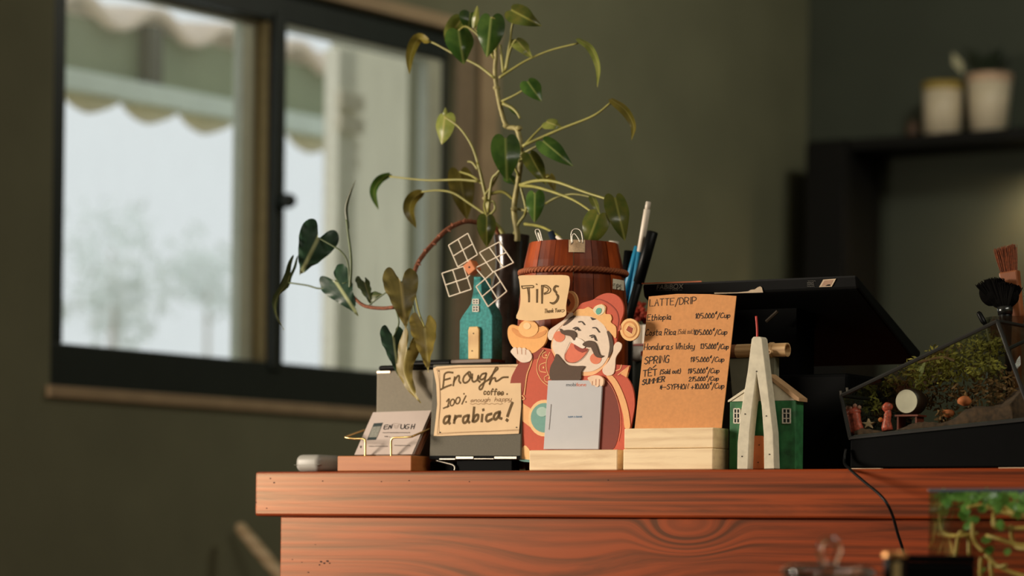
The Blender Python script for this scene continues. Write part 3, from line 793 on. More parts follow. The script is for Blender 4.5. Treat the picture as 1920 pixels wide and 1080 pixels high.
for off in (0, 18):
    m.ribbon(SQ, [Z5(100 + off, 165 + off*0.3), Z5(118 + off*.3, 300), Z5(122 + off*.3, 480), Z5(108 + off*.4, 640), Z5(98 + off, 750)], 0.0004, 0.0002)
    m.ribbon(SQ, [Z5(90, 158 + off*.5), Z5(300, 140 + off*.3), Z5(600, 134 + off*.3), Z5(760, 130 + off*.4), Z5(860, 140 + off*.2)], 0.0004, 0.0002)
    m.ribbon(SQ, [Z5(95, 760 - off*.6), Z5(300, 744 - off*.3), Z5(600, 732 - off*.3), Z5(850, 722 - off*.5)], 0.0004, 0.0002)
obj('border_lines', m, plain('faded_ink', srgb(140, 104, 66), 0.8), e)
m = MB()
for q in ([(208, 590), (172, 600), (157, 640), (170, 658), (200, 635), (214, 588), (205, 640), (212, 658)], [(264, 588), (252, 652)], [(255, 625), (282, 594), (314, 590)],
          [(375, 585), (342, 600), (335, 638), (350, 653), (375, 630), (390, 580), (380, 630), (392, 648)], [(437, 512), (425, 640)], [(425, 630), (450, 585), (475, 582), (468, 622), (440, 642), (425, 635)],
          [(512, 578), (507, 638)], [(521, 530), (522, 535)], [(595, 570), (557, 583), (547, 620), (562, 638), (598, 620)], [(662, 553), (632, 568), (617, 603), (632, 622), (655, 600), (677, 548), (668, 600), (688, 613)]):
    m.ribbon(SQ, [Z5(*p) for p in q], 0.0034, 0.0002, 4)
for q in ([(788, 470), (765, 530), (745, 588)], [(737, 625), (743, 630)]): m.ribbon(SQ, [Z5(*p) for p in q], 0.0038, 0.0002, 3)
obj('lettering', m, M_ink, e).o['label'] = 'thick brush lettering at the bottom'
m = MB()
for x, y in ((113, 175), (125, 740), (828, 694), (845, 165)): m.disc(SQ, *Z5(x, y), 1.2, 1.2, 0, 0.0004, 10)
obj('pin_dots', m, M_inkb, e)

# ---- windmill ornament
WB = 0.092
WPn = cplane(WB)
Z4 = lambda x, y: (800 + x / 4.0, 420 + y / 4.0)
e = thing('windmill_ornament', 'small turquoise wooden windmill with white wire sails', 'ornament', C(ab(892, 679, WB)[0], WB, hp))
M_teal = plain('turquoise_paint', srgb(54, 140, 138), 0.8, vary=0.3, scale=260, bump=0.15)
obj('body', MB().prism(WPn, [Z4(*p) for p in ((243, 1016), (247, 725), (265, 692), (330, 600), (348, 500), (352, 395), (408, 395), (416, 540), (478, 648), (493, 690), (492, 1016))], -0.024, 0), M_teal, e, bevel=0.0012)
obj('door', MB().prism(WPn, [Z4(*p) for p in ((322, 1014), (321, 800), (330, 772), (392, 770), (404, 795), (402, 1014))], 0, 0.0035), wood('yellow_door_wood', srgb(186, 140, 70), srgb(216, 176, 104), (60, 60, 14)), e, bevel=0.0008)
m = MB()
for y0, y1 in ((562, 603), (612, 659)):
    for (xa, ya, xb, yb) in ((346, y0, 394, y0 + 6), (346, y1 - 6, 394, y1), (346, y0, 352, y1), (388, y0, 394, y1), (367, y0, 372, y1), (346, (y0+y1)/2 - 2, 394, (y0+y1)/2 + 3)):
        m.prism(WPn, [Z4(xa, yb), Z4(xb, yb), Z4(xb, ya), Z4(xa, ya)], 0, 0.0012)
wn = obj('window', m, plain('white_paint', srgb(226, 218, 200), 0.6), e)
m = MB()
for y0, y1 in ((562, 603), (612, 659)): m.prism(WPn, [Z4(350, y1-4), Z4(390, y1-4), Z4(390, y0+4), Z4(350, y0+4)], 0, 0.0005)
obj('pane', m, plain('dark_pane', srgb(40, 48, 50), 0.3), wn)
M_sail = plain('white_wire', srgb(232, 220, 198), 0.5, vary=0.06)
SPn = cplane(WB - 0.012)
for quad in (((165, 160), (310, 70), (382, 230), (235, 322)), ((397, 215), (545, 135), (652, 290), (500, 362)), ((115, 370), (278, 318), (335, 490), (170, 545)), ((372, 470), (508, 355), (602, 505), (462, 620))):
    q = [SPn.p(*Z4(*p)) for p in quad]; m = MB()
    md = [(q[i] + q[(i+1) % 4]) / 2 for i in range(4)]
    for i in range(4): m.tube([q[i], q[(i+1) % 4]], 0.00085, 6)
    m.tube([md[0], md[2]], 0.00085, 6).tube([md[1], md[3]], 0.00085, 6)
    hub = SPn.p(*Z4(367, 330)); near = min(md, key=lambda p: (p - hub).length)
    m.tube([near, hub], 0.00085, 6)
    obj('sail', m, M_sail, e)
hb = obj('hub', MB().prism(cplane(WB), [Z4(*p) for p in ((318, 322), (375, 275), (414, 345), (362, 392))], 0.0003, 0.015), plain('orange_hub_wood', srgb(206, 122, 72), 0.7), e, bevel=0.001)
obj('nail', MB().disc(cplane(WB), *Z4(367, 332), 1.3, 1.6, 0.015, 0.0156, 10), M_inkb, hb)
obj('nails', MB().disc(cplane(WB), *Z4(362, 822), 1.0, 1.2, 0.0035, 0.004, 8).disc(cplane(WB), *Z4(352, 953), 1.0, 1.2, 0.0035, 0.004, 8), M_inkb, e)
a0, a1 = ab(845, 678, WB - .008)[0], ab(921, 678, WB - .008)[0]
hw = ab(890, 674, WB)[1]
obj('base_board', MB().box(a0, a1, WB - 0.008, WB + 0.026, hp + 0.0002, hw), wood('dark_board', srgb(66, 46, 30), srgb(96, 70, 48), (20, 60, 60)), e, bevel=0.0008)

# ---- barrel
BB = 0.128
bc0 = C(ab(1073, 660, BB)[0], BB, 0.0)
kpx = bc0.y / F
def hb_(y): return ab(1073, y, BB)[1]
BHt = hb_(458)
prof_px = [(458, 84), (475, 88), (495, 92.5), (520, 97), (560, 101), (610, 104), (660, 105), (710, 104), (770, 100), (830, 92), (879, 85)]
def brad(h):
    y = 458 + (BHt - h) / BHt * 421
    for (y0, r0), (y1, r1) in zip(prof_px, prof_px[1:]):
        if y0 <= y <= y1: return (r0 + (r1 - r0) * (y - y0) / (y1 - y0)) * kpx
    return (84 if y < 458 else 85) * kpx
cfv = (CAM - bc0); cfv.z = 0; cfv.normalize(); crt = V((-cfv.y, cfv.x, 0))   # towards the viewer, and to the viewer's right
if crt.x < 0: crt = -crt
barrel = thing('tip_barrel', 'small red-brown wooden barrel of staves bound with twisted rope', 'barrel', bc0)
M_stave = wood('barrel_stave', srgb(78, 24, 8), srgb(158, 70, 28), (50, 50, 7), 0.45, 1.2, vary=0.35, bump=0.12, spec=0.2, wave=0.2)
NS = 16
for k in range(NS):
    a_0 = 2*math.pi*(k + 0.015)/NS; a_1 = 2*math.pi*(k + 0.985)/NS
    m = MB(); rows = 12; hs = [0.001 + (BHt - 0.001) * i / rows for i in range(rows + 1)]
    vs = []; dr = random.uniform(-0.0006, 0.0006)
    for h in hs:
        for j in range(4):
            an = a_0 + (a_1 - a_0) * j / 3
            d = cfv * math.cos(an) + crt * math.sin(an)
            r = brad(h) + dr
            vs.append(bc0 + d * r + EZ * h)
        for j in range(4):
            an = a_1 + (a_0 - a_1) * j / 3
            d = cfv * math.cos(an) + crt * math.sin(an)
            vs.append(bc0 + d * (brad(h) - 0.008) + EZ * h)
    fs = [tuple(range(7, -1, -1)), tuple(range(rows*8, rows*8 + 8))]
    for i in range(rows):
        for j in range(8): fs.append((i*8+j, i*8+(j+1) % 8, (i+1)*8+(j+1) % 8, (i+1)*8+j))
    obj('stave', m.add(vs, fs), M_stave, barrel)
obj('barrel_bottom', MB().lathe(bc0, [(0, 0.004), (0.045, 0.004), (0.045, 0.012), (0, 0.012)], 24), M_stave, barrel)
M_rope = plain('brown_rope', srgb(150, 82, 46), 0.85, vary=0.3, scale=400, bump=0.3)
hr = hb_(513); rr = brad(hr) + 0.0022
for s_ in range(3):
    pts = []; n = 260
    for i in range(n):
        an = 2*math.pi*i/n; tw = an*26 + s_*2*math.pi/3
        d = cfv * math.cos(an) + crt * math.sin(an)
        pts.append(bc0 + d * (rr + 0.0019*math.cos(tw)) + EZ * (hr + 0.0019*math.sin(tw)))
    pts.append(pts[0]); obj('rope_strand', MB().tube(pts, 0.0021, 6, cap=False), M_rope, barrel, smooth=True)
def barrel_patch(x0, x1, y0, y1, off):
    m = MB(); N = 8
    for i in range(N + 1):
        for y in (y1, y0):
            h = hb_(y); r = brad(h) + off
            s_ = max(-0.999, min(0.999, (x0 + (x1 - x0)*i/N - 1073) * kpx / r)); an = math.asin(s_)
            m.v.append(bc0 + (cfv*math.cos(an) + crt*math.sin(an))*r + EZ*h)
    for i in range(N): m.f.append((2*i, 2*i+2, 2*i+3, 2*i+1))
    return m
tp = obj('tape', barrel_patch(1064, 1094, 458.5, 482, 0.0011), plain('paper_tape', srgb(238, 204, 164), 0.8, vary=0.15, scale=700), barrel, recalc=False)
tpl = obj('label', barrel_patch(1146.5, 1168, 528, 547, 0.0011), plain('pale_label', srgb(236, 226, 200), 0.7), barrel, recalc=False)
# lettering on the label follows the tangent plane there
hl = hb_(538); an = math.asin((1157.5 - 1073) * kpx / (brad(hl) + 0.0015)); dn = cfv*math.cos(an) + crt*math.sin(an); tn = crt*math.cos(an) - cfv*math.sin(an)
LP = Plane(bc0 + dn*(brad(hl) + 0.002) + EZ*hl, tn, EZ)
obj('label_lettering', text(MB(), LP, 'TIPS', 1150, 541, 1165, 543, 9, 0.0008, 0, 0.0003), M_inkb, tpl)

# paper clips standing on the barrel rim
PCb = cplane(0.075)
def clip(paths, label):
    e = thing('paper_clip', label, 'clip', PCb.p(paths[0][0][0], 458))
    m = MB()
    for q in paths: m.tube(catmull([PCb.p(*p) for p in q], 5), 0.0008, 6)
    obj('wire', m, M_steel, e, smooth=True)
clip([[(1020, 462), (1016, 446), (1012, 432), (1008, 430), (1004, 433), (1008, 446), (1014, 460)], [(1017, 460), (1012, 442), (1009, 436), (1012, 448), (1016, 460)]], 'bent silver paper clip on the barrel rim beside the plant')
clip([[(1072, 458), (1071, 440), (1075, 431), (1082, 429), (1089, 433), (1092, 444), (1093, 456)], [(1074, 456), (1073, 444), (1077, 438), (1084, 446), (1088, 455)]], 'silver paper clip on the barrel rim, behind the square of tape')

# ---- pen cup and pens behind the barrel
PB = 0.275
pc = C(ab(1148, 700, PB)[0], PB, 0.0); kp2 = pc.y / F
rim_h = ab(1148, 585, PB)[1]
e = thing('pen_cup', 'black round pen cup hidden behind the barrel', 'pen holder', pc)
obj('cup', MB().lathe(pc, [(0, 0.0005), (0.026, 0.0005), (0.027, rim_h), (0.0255, rim_h), (0.0245, 0.004), (0, 0.004)], 28), M_black, e, smooth=True)
PPl = cplane(PB - 0.012)
def pen(p0, p1, r, parts, label, name='pen', b=None, fb=PB):
    """parts: (from, to, radius factor, material) along the pen from its top p0 to its foot p1"""
    pl = cplane(b) if b else PPl
    A = pl.p(*p0); Bq = cplane(fb).p(*p1)
    e = thing(name, label, 'pen', Bq, 'pens and markers in the black cup'); d = Bq - A
    for nm, f0, f1, k, mt in parts:
        obj(nm, MB().tube([A + d*f0, A + d*(f0+0.004), A + d*(f1-0.004), A + d*f1], [r*k*0.8, r*k, r*k, r*k*0.85], 14), mt, e, smooth=True)
M_pw = plain('pen_white', srgb(226, 214, 196), 0.4, vary=0.03); M_pb = plain('pen_blue', srgb(24, 122, 160), 0.4); M_pt = plain('pen_teal', srgb(40, 150, 168), 0.4)
pen((1216, 378), (1163, 690), 0.0042, [('button', 0, 0.045, 0.8, M_pw), ('barrel', 0.045, 0.30, 1.0, M_pw), ('grip', 0.3, 0.98, 1.0, M_pb)], 'white and blue ballpoint pen leaning out of the cup behind the barrel', b=0.262, fb=0.275)
pen((1224, 434), (1150, 700), 0.0066, [('cap', 0, 0.36, 1.1, M_black), ('barrel', 0.36, 0.98, 0.9, M_black)], 'thick black marker leaning out of the cup, nearest the screen', 'marker', b=0.256, fb=0.266)
pen((1196, 462), (1135, 690), 0.0042, [('cap', 0, 0.4, 1.1, M_pb), ('barrel', 0.4, 0.98, 0.9, M_pb)], 'plain blue pen between the white pen and the barrel', b=0.273, fb=0.270)
pen((1151, 452), (1130, 690), 0.0070, [('cap_end', 0, 0.04, 0.95, M_pw), ('cap', 0.04, 0.5, 1.0, M_pt), ('barrel', 0.5, 0.98, 0.9, M_pt)], 'teal marker with a whitish end just above the barrel rim', 'marker', b=0.283, fb=0.283)
pen((1180, 470), (1158, 690), 0.0062, [('cap', 0, 0.45, 1.1, M_black2), ('barrel', 0.45, 0.98, 0.95, M_black2)], 'black marker standing upright between teal marker and blue pen', 'marker', b=0.292, fb=0.290)
e = thing('pen', 'dark pen with white clip lying inside the barrel mouth', 'pen', cplane(0.14).p(1061, 470))
obj('barrel', MB().tube([cplane(0.14).p(1033, 436), cplane(0.12).p(1080, 560)], 0.0042, 12), plain('pen_navy', srgb(24, 36, 52), 0.4), e, smooth=True)
obj('clip', MB().tube([cplane(0.133).p(1044, 444), cplane(0.128).p(1062, 458)], 0.0022, 8), M_pw, e, smooth=True)

# ---- paper note reading TIPS
NP = cplane(0.0305)
Z2 = lambda x, y: (960 + x / 5.683, 430 + y / 5.683)
e = thing('paper_note', 'curling cream paper note lettered TIPS in front of the barrel', 'note', NP.p(1015, 603))
ol = [(75, 495), (200, 488), (400, 487), (575, 490), (612, 520), (612, 600), (590, 720), (575, 820), (572, 915), (500, 945), (400, 955), (250, 972), (150, 972), (45, 948), (75, 850), (90, 750), (85, 620), (75, 540)]
obj('sheet', MB().prism(NP, [Z2(*p) for p in ol], -0.0006, 0.0, smooth=3), plain('cream_note_paper', srgb(232, 196, 146), 0.8, vary=0.06, scale=45), e)
m = MB()
for q in ([(103, 605), (160, 602), (222, 600), (226, 620), (165, 622), (115, 630), (103, 605)], [(165, 625), (175, 700), (178, 772)], [(183, 624), (186, 700), (185, 772)], [(178, 772), (185, 772)], [(262, 640), (263, 778)], [(273, 640), (270, 778)], [(259, 584), (266, 588)],
          [(315, 598), (316, 700), (317, 788)], [(332, 602), (326, 700), (323, 788)], [(316, 600), (368, 598), (412, 638), (398, 674), (345, 692)], [(340, 608), (385, 632), (378, 662), (342, 682)],
          [(494, 606), (462, 600), (440, 640), (470, 680), (498, 716), (482, 766), (440, 796), (406, 780)], [(492, 612), (468, 612), (456, 640), (478, 672)], [(470, 690), (484, 720), (468, 760), (440, 782), (406, 780)]):
    m.ribbon(NP, [Z2(*p) for p in q], 0.0013, 0.0003, 4)
text(m, NP, 'Thank You', *Z2(345, 892), *Z2(510, 880), 7.5, 0.0006, 0.1, 0.0003)
text(m, NP, 'v', *Z2(520, 884), *Z2(556, 880), 6.5, 0.0006, 0.0, 0.0003)
obj('lettering', m, M_ink, e)

# ---- printed cardboard figure in its wooden foot
FP = cplane(0.040)
Z3 = lambda x, y: (950 + x / 5.4, 540 + y / 5.4)
ZQ = lambda x, y: (940 + x / 5.685, 700 + y / 5.685)
fig = thing('cardboard_cutout', 'flat cardboard cutout of a laughing bearded man in red robe and hat', 'cutout', cbase(1080, 0.040))
PC = {}
def pr(name, col, pts, lev, conv=None, smooth=4, line=None):
    """one printed colour area of the figure; higher levels lie on lower ones"""
    if conv: pts = [conv(*p) for p in pts]
    mt = plain('print_' + name, srgb(*col), 0.75, vary=0.04, scale=250)
    return obj(name.replace('left_', '').replace('right_', ''), MB().prism(FP, pts, -0.003 if lev < 3 else 0, 0.00035 * lev, smooth=smooth), mt, fig)
def ln(name, col, strokes, w, lev, conv=None, sm=4):
    m = MB()
    for q in strokes: m.ribbon(FP, [conv(*p) for p in q] if conv else q, w, 0.00035 * lev, sm)
    return obj(name.replace('left_', '').replace('right_', ''), m, plain('print_' + name, srgb(*col), 0.75), fig)
RED = (196, 84, 56); DRED = (150, 58, 38); CREAM = (236, 178, 118); SKIN = (232, 210, 188); BROWN = (84, 62, 44)
pr('robe', RED, [(998, 655), (984, 668), (970, 686), (958, 709), (955, 728), (960, 742), (972, 749), (980, 750), (978, 776), (974, 808), (971, 845), (1168, 845), (1179, 815), (1187, 780), (1190, 758), (1188, 736), (1183, 720), (1174, 706), (1160, 690), (1120, 676), (1060, 662), (1020, 652)], 0, smooth=3)
pr('hat', RED, [(690, 275), (690, 235), (735, 180), (770, 150), (870, 120), (930, 80), (1010, 52), (1090, 62), (1150, 108), (1180, 180), (1180, 260), (1150, 350), (1120, 480), (1100, 570), (1020, 560), (850, 420)], 0, Z3, 3)
ln('hat_fold', DRED, [[(900, 112), (960, 120), (1040, 160), (1110, 230), (1135, 320), (1120, 420)]], 0.0012, 1, Z3)
cn = pr('left_coin', CREAM, [(640 + 78*math.cos(k*0.35), 140 + 112*math.sin(k*0.35)) for k in range(18)], 0, Z3, 0)
pr('left_coin_inner', (196, 112, 62), [(630 + 62*math.cos(k*0.35), 142 + 94*math.sin(k*0.35)) for k in range(18)], 1, Z3, 0)
pr('left_coin_hole', (84, 34, 20), [(605, 120), (630, 108), (650, 150), (625, 190)], 2, Z3, 0)
pr('right_coin', (240, 192, 128), [(1245 + 98*math.cos(k*0.3), 422 + 114*math.sin(k*0.3)) for k in range(21)], 0, Z3, 0)
pr('right_coin_ring', (214, 146, 84), [(1247 + 74*math.cos(k*0.3), 420 + 88*math.sin(k*0.3)) for k in range(21)], 1, Z3, 0)
pr('right_coin_disc', (236, 184, 118), [(1250 + 62*math.cos(k*0.3), 424 + 72*math.sin(k*0.3)) for k in range(21)], 2, Z3, 0)
pr('right_coin_hole', (158, 66, 40), [(1217, 425), (1238, 385), (1282, 408), (1268, 462)], 3, Z3, 0)
ln('right_coin_rim', (246, 214, 160), [[(1208, 425), (1232, 378), (1290, 405), (1274, 468), (1208, 428)]], 0.0007, 4, Z3, 0)
pr('coin_link', RED, [(1140, 380), (1160, 375), (1165, 420), (1125, 440)], 0, Z3, 0)
pr('left_sleeve', DRED, [(976, 679), (996, 675), (990, 695), (985, 715), (980, 738), (974, 748), (963, 743), (957, 728), (958, 712), (965, 695)], 1, smooth=3)
pr('under_arm', DRED, [(255, 655), (340, 615), (400, 640), (330, 700), (270, 720)], 1, Z3)
pr('collar', (188, 76, 50), [(375, 628), (450, 648), (490, 760), (470, 900), (440, 1005), (360, 940), (312, 850), (312, 760), (340, 680)], 1, Z3)
ln('collar_piping', CREAM, [[(375, 628), (340, 680), (312, 760), (312, 850), (360, 940), (440, 1005)], [(440, 650), (405, 740), (410, 840), (455, 930)], [(400, 645), (365, 670), (375, 705), (420, 705)], [(395, 755), (340, 780), (340, 840), (400, 855)], [(420, 880), (385, 905), (395, 945), (440, 955)]], 0.0009, 2, Z3)
ln('collar_dots', CREAM, [[(402, 680), (404, 684)], [(375, 803), (377, 807)], [(432, 912), (434, 914)]], 0.0022, 2, Z3)
ln('sleeve_piping', CREAM, [[(262, 720), (240, 790), (210, 870), (195, 960), (180, 1080)], [(160, 1090), (185, 1120), (165, 1130)]], 0.0014, 2, Z3)
pr('belt', CREAM, [(232, 322), (330, 385), (330, 590), (205, 492)], 1, ZQ, 0)
pr('buckle_ring', (238, 196, 138), [(462 + 170*math.cos(k*0.25), 478 + 196*math.sin(k*0.25)) for k in range(25)], 2, ZQ, 0)
pr('buckle_stone', (112, 160, 148), [(466 + 148*math.cos(k*0.25), 474 + 158*math.sin(k*0.25)) for k in range(25)], 3, ZQ, 0)
pr('buckle_gleam', (170, 196, 182), [(440 + 60*math.cos(k*0.35), 410 + 52*math.sin(k*0.35)) for k in range(18)], 4, ZQ, 0)
pr('shoe', (240, 192, 130), [(250, 768), (205, 825), (170, 885), (200, 915), (300, 925), (320, 880), (300, 815)], 1, ZQ, 3)
ln('shoe_sole', (98, 140, 132), [[(172, 890), (215, 922), (300, 935)]], 0.0032, 2, ZQ)
pr('right_sleeve', (122, 50, 34), [(1080, 60), (1150, 90), (1215, 200), (1252, 350), (1262, 560), (1235, 720), (1180, 815), (1050, 815), (1070, 400)], 1, ZQ, 3)
pr('sleeve_stripe', CREAM, [(1120, 25), (1185, 25), (1260, 130), (1330, 300), (1368, 470), (1372, 580), (1318, 580), (1300, 440), (1245, 250), (1180, 110)], 2, ZQ, 3)
ln('sleeve_seam', (214, 120, 84), [[(1085, 40), (1170, 130), (1235, 270), (1268, 430), (1275, 580), (1250, 720)]], 0.0008, 2, ZQ)
pr('shoulder_collar', (184, 72, 48), [(1030, 800), (1110, 775), (1248, 785), (1215, 900), (1100, 890), (960, 890)], 1, Z3, 0)
ln('shoulder_piping', CREAM, [[(1165, 780), (1150, 820), (1110, 838)], [(1245, 790), (1180, 840), (1130, 880)]], 0.0011, 2, Z3)
pr('shoulder_tip', (236, 168, 106), [(1246, 785), (1215, 905), (1155, 870)], 2, Z3, 0)
pr('left_ear', SKIN, [(640, 250), (682, 270), (650, 330), (590, 400), (520, 470), (465, 525), (430, 520), (415, 470), (440, 420), (510, 370), (580, 320)], 1, Z3)
pr('face_edge', (240, 184, 132), [(690, 280), (860, 275), (960, 330), (1035, 440), (1062, 560), (1046, 690), (985, 800), (900, 870), (800, 890), (700, 868), (595, 808), (512, 730), (455, 625), (457, 540), (492, 450), (560, 375), (620, 315)], 1, Z3)
pr('face', SKIN, [(690, 284), (860, 280), (955, 335), (1022, 440), (1048, 560), (1034, 680), (975, 780), (890, 835), (800, 850), (700, 840), (608, 790), (528, 715), (470, 620), (470, 545), (505, 452), (568, 380), (625, 320)], 2, Z3)
for x, y in ((537, 492), (905, 715)):
    pr('cheek', (226, 128, 92), [(x + 58*math.cos(k*0.35), y + 56*math.sin(k*0.35)) for k in range(18)], 3, Z3, 0)
pr('hair', BROWN, [(1018, 440), (1052, 450), (1080, 540), (1078, 620), (1040, 700), (1032, 690), (1046, 600), (1035, 510)], 3, Z3)
pr('hair', BROWN, [(572, 382), (620, 325), (655, 292), (700, 282), (668, 325), (612, 368)], 3, Z3)
pr('crown_band', (238, 182, 116), [(678, 275), (720, 218), (785, 212), (830, 192), (878, 215), (900, 185), (965, 163), (1008, 195), (1002, 260), (1052, 268), (1068, 312), (1058, 348), (1105, 388), (1113, 450), (1105, 510), (1068, 470), (1022, 415), (955, 345), (860, 290), (760, 282)], 3, Z3, 3)
pr('jewel_setting', (230, 214, 178), [(880, 230), (902, 190), (965, 168), (1000, 200), (985, 255), (930, 278)], 4, Z3, 3)
pr('jewel', (96, 170, 152), [(908, 238), (930, 202), (966, 212), (960, 252), (928, 270)], 5, Z3, 2)
pr('forelock', (60, 46, 36), [(852, 296), (912, 314), (870, 326)], 4, Z3, 0)
ln('brows_and_eyes', (52, 40, 32), [[(733, 344), (765, 342), (792, 372)], [(876, 403), (908, 405), (942, 448)], [(678, 410), (715, 399), (747, 430)], [(846, 485), (888, 480), (913, 533)], [(695, 425), (718, 412), (735, 430)], [(862, 500), (888, 494), (902, 525)]], 0.0013, 4, Z3)
pr('mouth', (222, 116, 86), [(655, 560), (700, 565), (765, 605), (830, 620), (790, 690), (725, 742), (660, 757), (608, 742), (592, 690), (612, 640), (640, 590)], 3, Z3)
pr('mouth_shadow', (148, 58, 44), [(690, 566), (765, 605), (832, 620), (770, 655), (700, 615)], 4, Z3, 2)
ln('mouth_line', (120, 84, 62), [[(650, 550), (625, 600), (600, 660), (592, 710), (620, 748), (670, 758), (730, 742), (790, 690), (832, 620)]], 0.0006, 5, Z3)
pr('nose_tip', (240, 224, 206), [(665, 530), (700, 500), (760, 520), (800, 560), (800, 600), (770, 612), (710, 580), (670, 555)], 5, Z3)
pr('moustache', BROWN, [(545, 412), (575, 430), (630, 424), (682, 435), (710, 470), (692, 532), (655, 492), (600, 478), (558, 455)], 6, Z3)
pr('moustache', BROWN, [(775, 575), (808, 542), (860, 534), (905, 560), (930, 620), (950, 676), (986, 686), (950, 707), (905, 690), (878, 640), (858, 602), (820, 600)], 6, Z3)
pr('beard', BROWN, [(510, 668), (560, 720), (620, 778), (720, 790), (796, 793), (762, 850), (735, 945), (480, 945), (443, 870), (455, 790), (488, 730)], 6, Z3, 3)
pr('right_ear', (234, 208, 184), [(1130, 546), (1168, 570), (1160, 625), (1110, 705), (1102, 800), (1085, 868), (1030, 888), (985, 865), (978, 815), (1035, 745), (1080, 655), (1092, 580)], 4, Z3)
pr('ingot', (240, 176, 104), [(18, 405), (60, 370), (130, 388), (150, 352), (200, 325), (268, 330), (310, 368), (335, 395), (370, 385), (412, 412), (415, 470), (390, 560), (330, 622), (255, 662), (120, 640), (50, 580), (15, 490)], 2, Z3)
pr('ingot_hollow', (222, 150, 84), [(60, 402), (150, 440), (330, 450), (400, 425), (390, 470), (300, 510), (150, 505), (70, 450)], 3, Z3)
pr('ingot_dome', (244, 190, 122), [(225 + 100*math.cos(k*0.3), 412 + 86*math.sin(k*0.3)) for k in range(21)], 4, Z3, 0)
pr('ingot_gleam', (248, 214, 160), [(212 + 38*math.cos(k*0.35), 385 + 34*math.sin(k*0.35)) for k in range(18)], 5, Z3, 0)
pr('left_hand', SKIN, [(48, 640), (85, 600), (115, 612), (135, 600), (160, 612), (185, 605), (205, 622), (232, 632), (262, 690), (240, 742), (165, 755), (112, 722), (65, 672)], 5, Z3, 3)
ln('finger_lines', (206, 150, 116), [[(112, 615), (118, 668)], [(158, 615), (160, 670)], [(200, 625), (198, 675)]], 0.0006, 6, Z3)
cardp = [(1030, 713.5), (1131.5, 713), (1124, 842.5), (1021.5, 842.5)]
card = obj('payment_card', MB().prism(FP, cardp, 0.0, 0.0030), plain('pale_card', srgb(180, 180, 182), 0.5, vary=0.02), fig, bevel=0.0003)
card['label'] = 'pale payment card held by the printed hand'
CPn = Plane(FP.w(0, 0, 0.0030), FP.e1, FP.e2)
mm = lambda x0, x1: CPn.st(x1, 722)[0] - CPn.st(x0, 722)[0]
bfont('lettering', 'mobi', CPn, 1061, 724.5, 0.0062, plain('print_slate', srgb(96, 104, 112), 0.7), card, 0.0002, width=mm(1061, 1080))
bfont('lettering', 'fone', CPn, 1080.5, 724.5, 0.0062, plain('print_orange', srgb(226, 110, 66), 0.7), card, 0.0002, width=mm(1080.5, 1099))
bfont('lettering', 'NAM A BANK', CPn, 1065, 783.5, 0.0034, plain('print_blue', srgb(30, 104, 150), 0.7), card, 0.0002, width=mm(1065, 1092))
m = MB(); scribble(m, CPn, 0, 270, 0, 4, 9, 0.0005, lambda x, y: ZQ(533 + y - x*0.085, 330 + x)); obj('small_print', m, plain('grey_print', srgb(84, 74, 66), 0.8), card)
m = MB()
FPh = Plane(FP.w(0, 0, 0.0031), FP.e1, FP.e2)
obj('holding_hand', MB().prism(FPh, [Z3(*p) for p in ((820, 915), (845, 895), (885, 884), (940, 888), (978, 922), (978, 972), (962, 995), (940, 985), (925, 1000), (905, 1000), (890, 985), (868, 985), (850, 955))], -0.003, 0.0006, smooth=3), plain('print_skin_hand', srgb(236, 202, 170), 0.75), fig)
m = MB()
for q in ([(870, 945), (868, 985)], [(905, 925), (905, 985)], [(940, 925), (938, 985)]): m.ribbon(FPh, [Z3(*p) for p in q], 0.0007, 0.0009)
obj('finger_lines', m, plain('print_finger', srgb(206, 150, 116), 0.75), fig)

# ---- pine blocks
def block(x0, x1, b0, b1, y0, y1, label, h0=None):
    o = cbox('wooden_block', x0, x1, b0, b1, y0, y1, M_pine, None, 0.0012, h0=h0)
    return tag(o, label, 'wooden block', 'pale pine blocks on the counter edge')
o = block(992, 1157.5, 0.012, 0.0365, 882, 843.5, 'single pale pine block in front of the red-robed cutout', 0.0003)
o = block(1168, 1336.5, 0.006, 0.046, 881, 841, 'lower pale pine block under the menu card', 0.0003)
hm0 = ab(1250, 841, 0.006)[1]
o = block(1170, 1337.5, 0.0075, 0.046, 841, 802.5, 'upper pale pine block holding the kraft menu card', hm0 + 0.0004)
hm1 = ab(1250, 802.5, 0.0075)[1]
# ---- kraft menu card
MP = cplane(0.031, 10.5, hm1)
e = thing('menu_card', 'brown kraft card with handwritten coffee prices leaning back in a wooden block', 'menu', MP.p(1270, 801))
mc = [(1190, 801.5), (1353, 802.5), (1380.5, 555), (1330, 551.5), (1270, 551), (1216.5, 556)]
q = [MP.st(*p) for p in mc]; q[0] = (q[0][0], 0.0004); q[1] = (q[1][0], 0.0004)
obj('sheet', MB().prism(MP, q, -0.0012, 0, px=False), plain('kraft_card', srgb(206, 142, 84), 0.8, vary=0.07, scale=220), e)
Z8 = lambda x, y: (1180 + x / 5.4, 540 + y / 5.4)
def line(s, x0, y0, x1, y1, cap, w=0.00088, sl=0.14):
    m = MB(); text(m, MP, s, *Z8(x0, y0), *Z8(x1, y1), cap / 5.4, w, sl, 0.0003)
    return obj('lettering', m, M_inkb, e)
line('LATTE/DRIP', 205, 185, 672, 158, 68, 0.0009, 0.05)
line('Ethiopia', 180, 328, 420, 318, 58); line('105.000#/Cup', 668, 308, 1015, 300, 50)
line('Costa Rica', 165, 480, 470, 474, 62); line('(Sold out)', 492, 468, 648, 460, 50, 0.0004); line('105.000#/Cup', 652, 474, 985, 470, 50)
line('Honduras Whisky', 148, 626, 655, 618, 62); line('135.000#/Cup', 718, 614, 1000, 618, 50)
line('SPRING', 152, 772, 395, 752, 72, 0.0011); line('185.000#/Cup', 618, 748, 955, 746, 48)
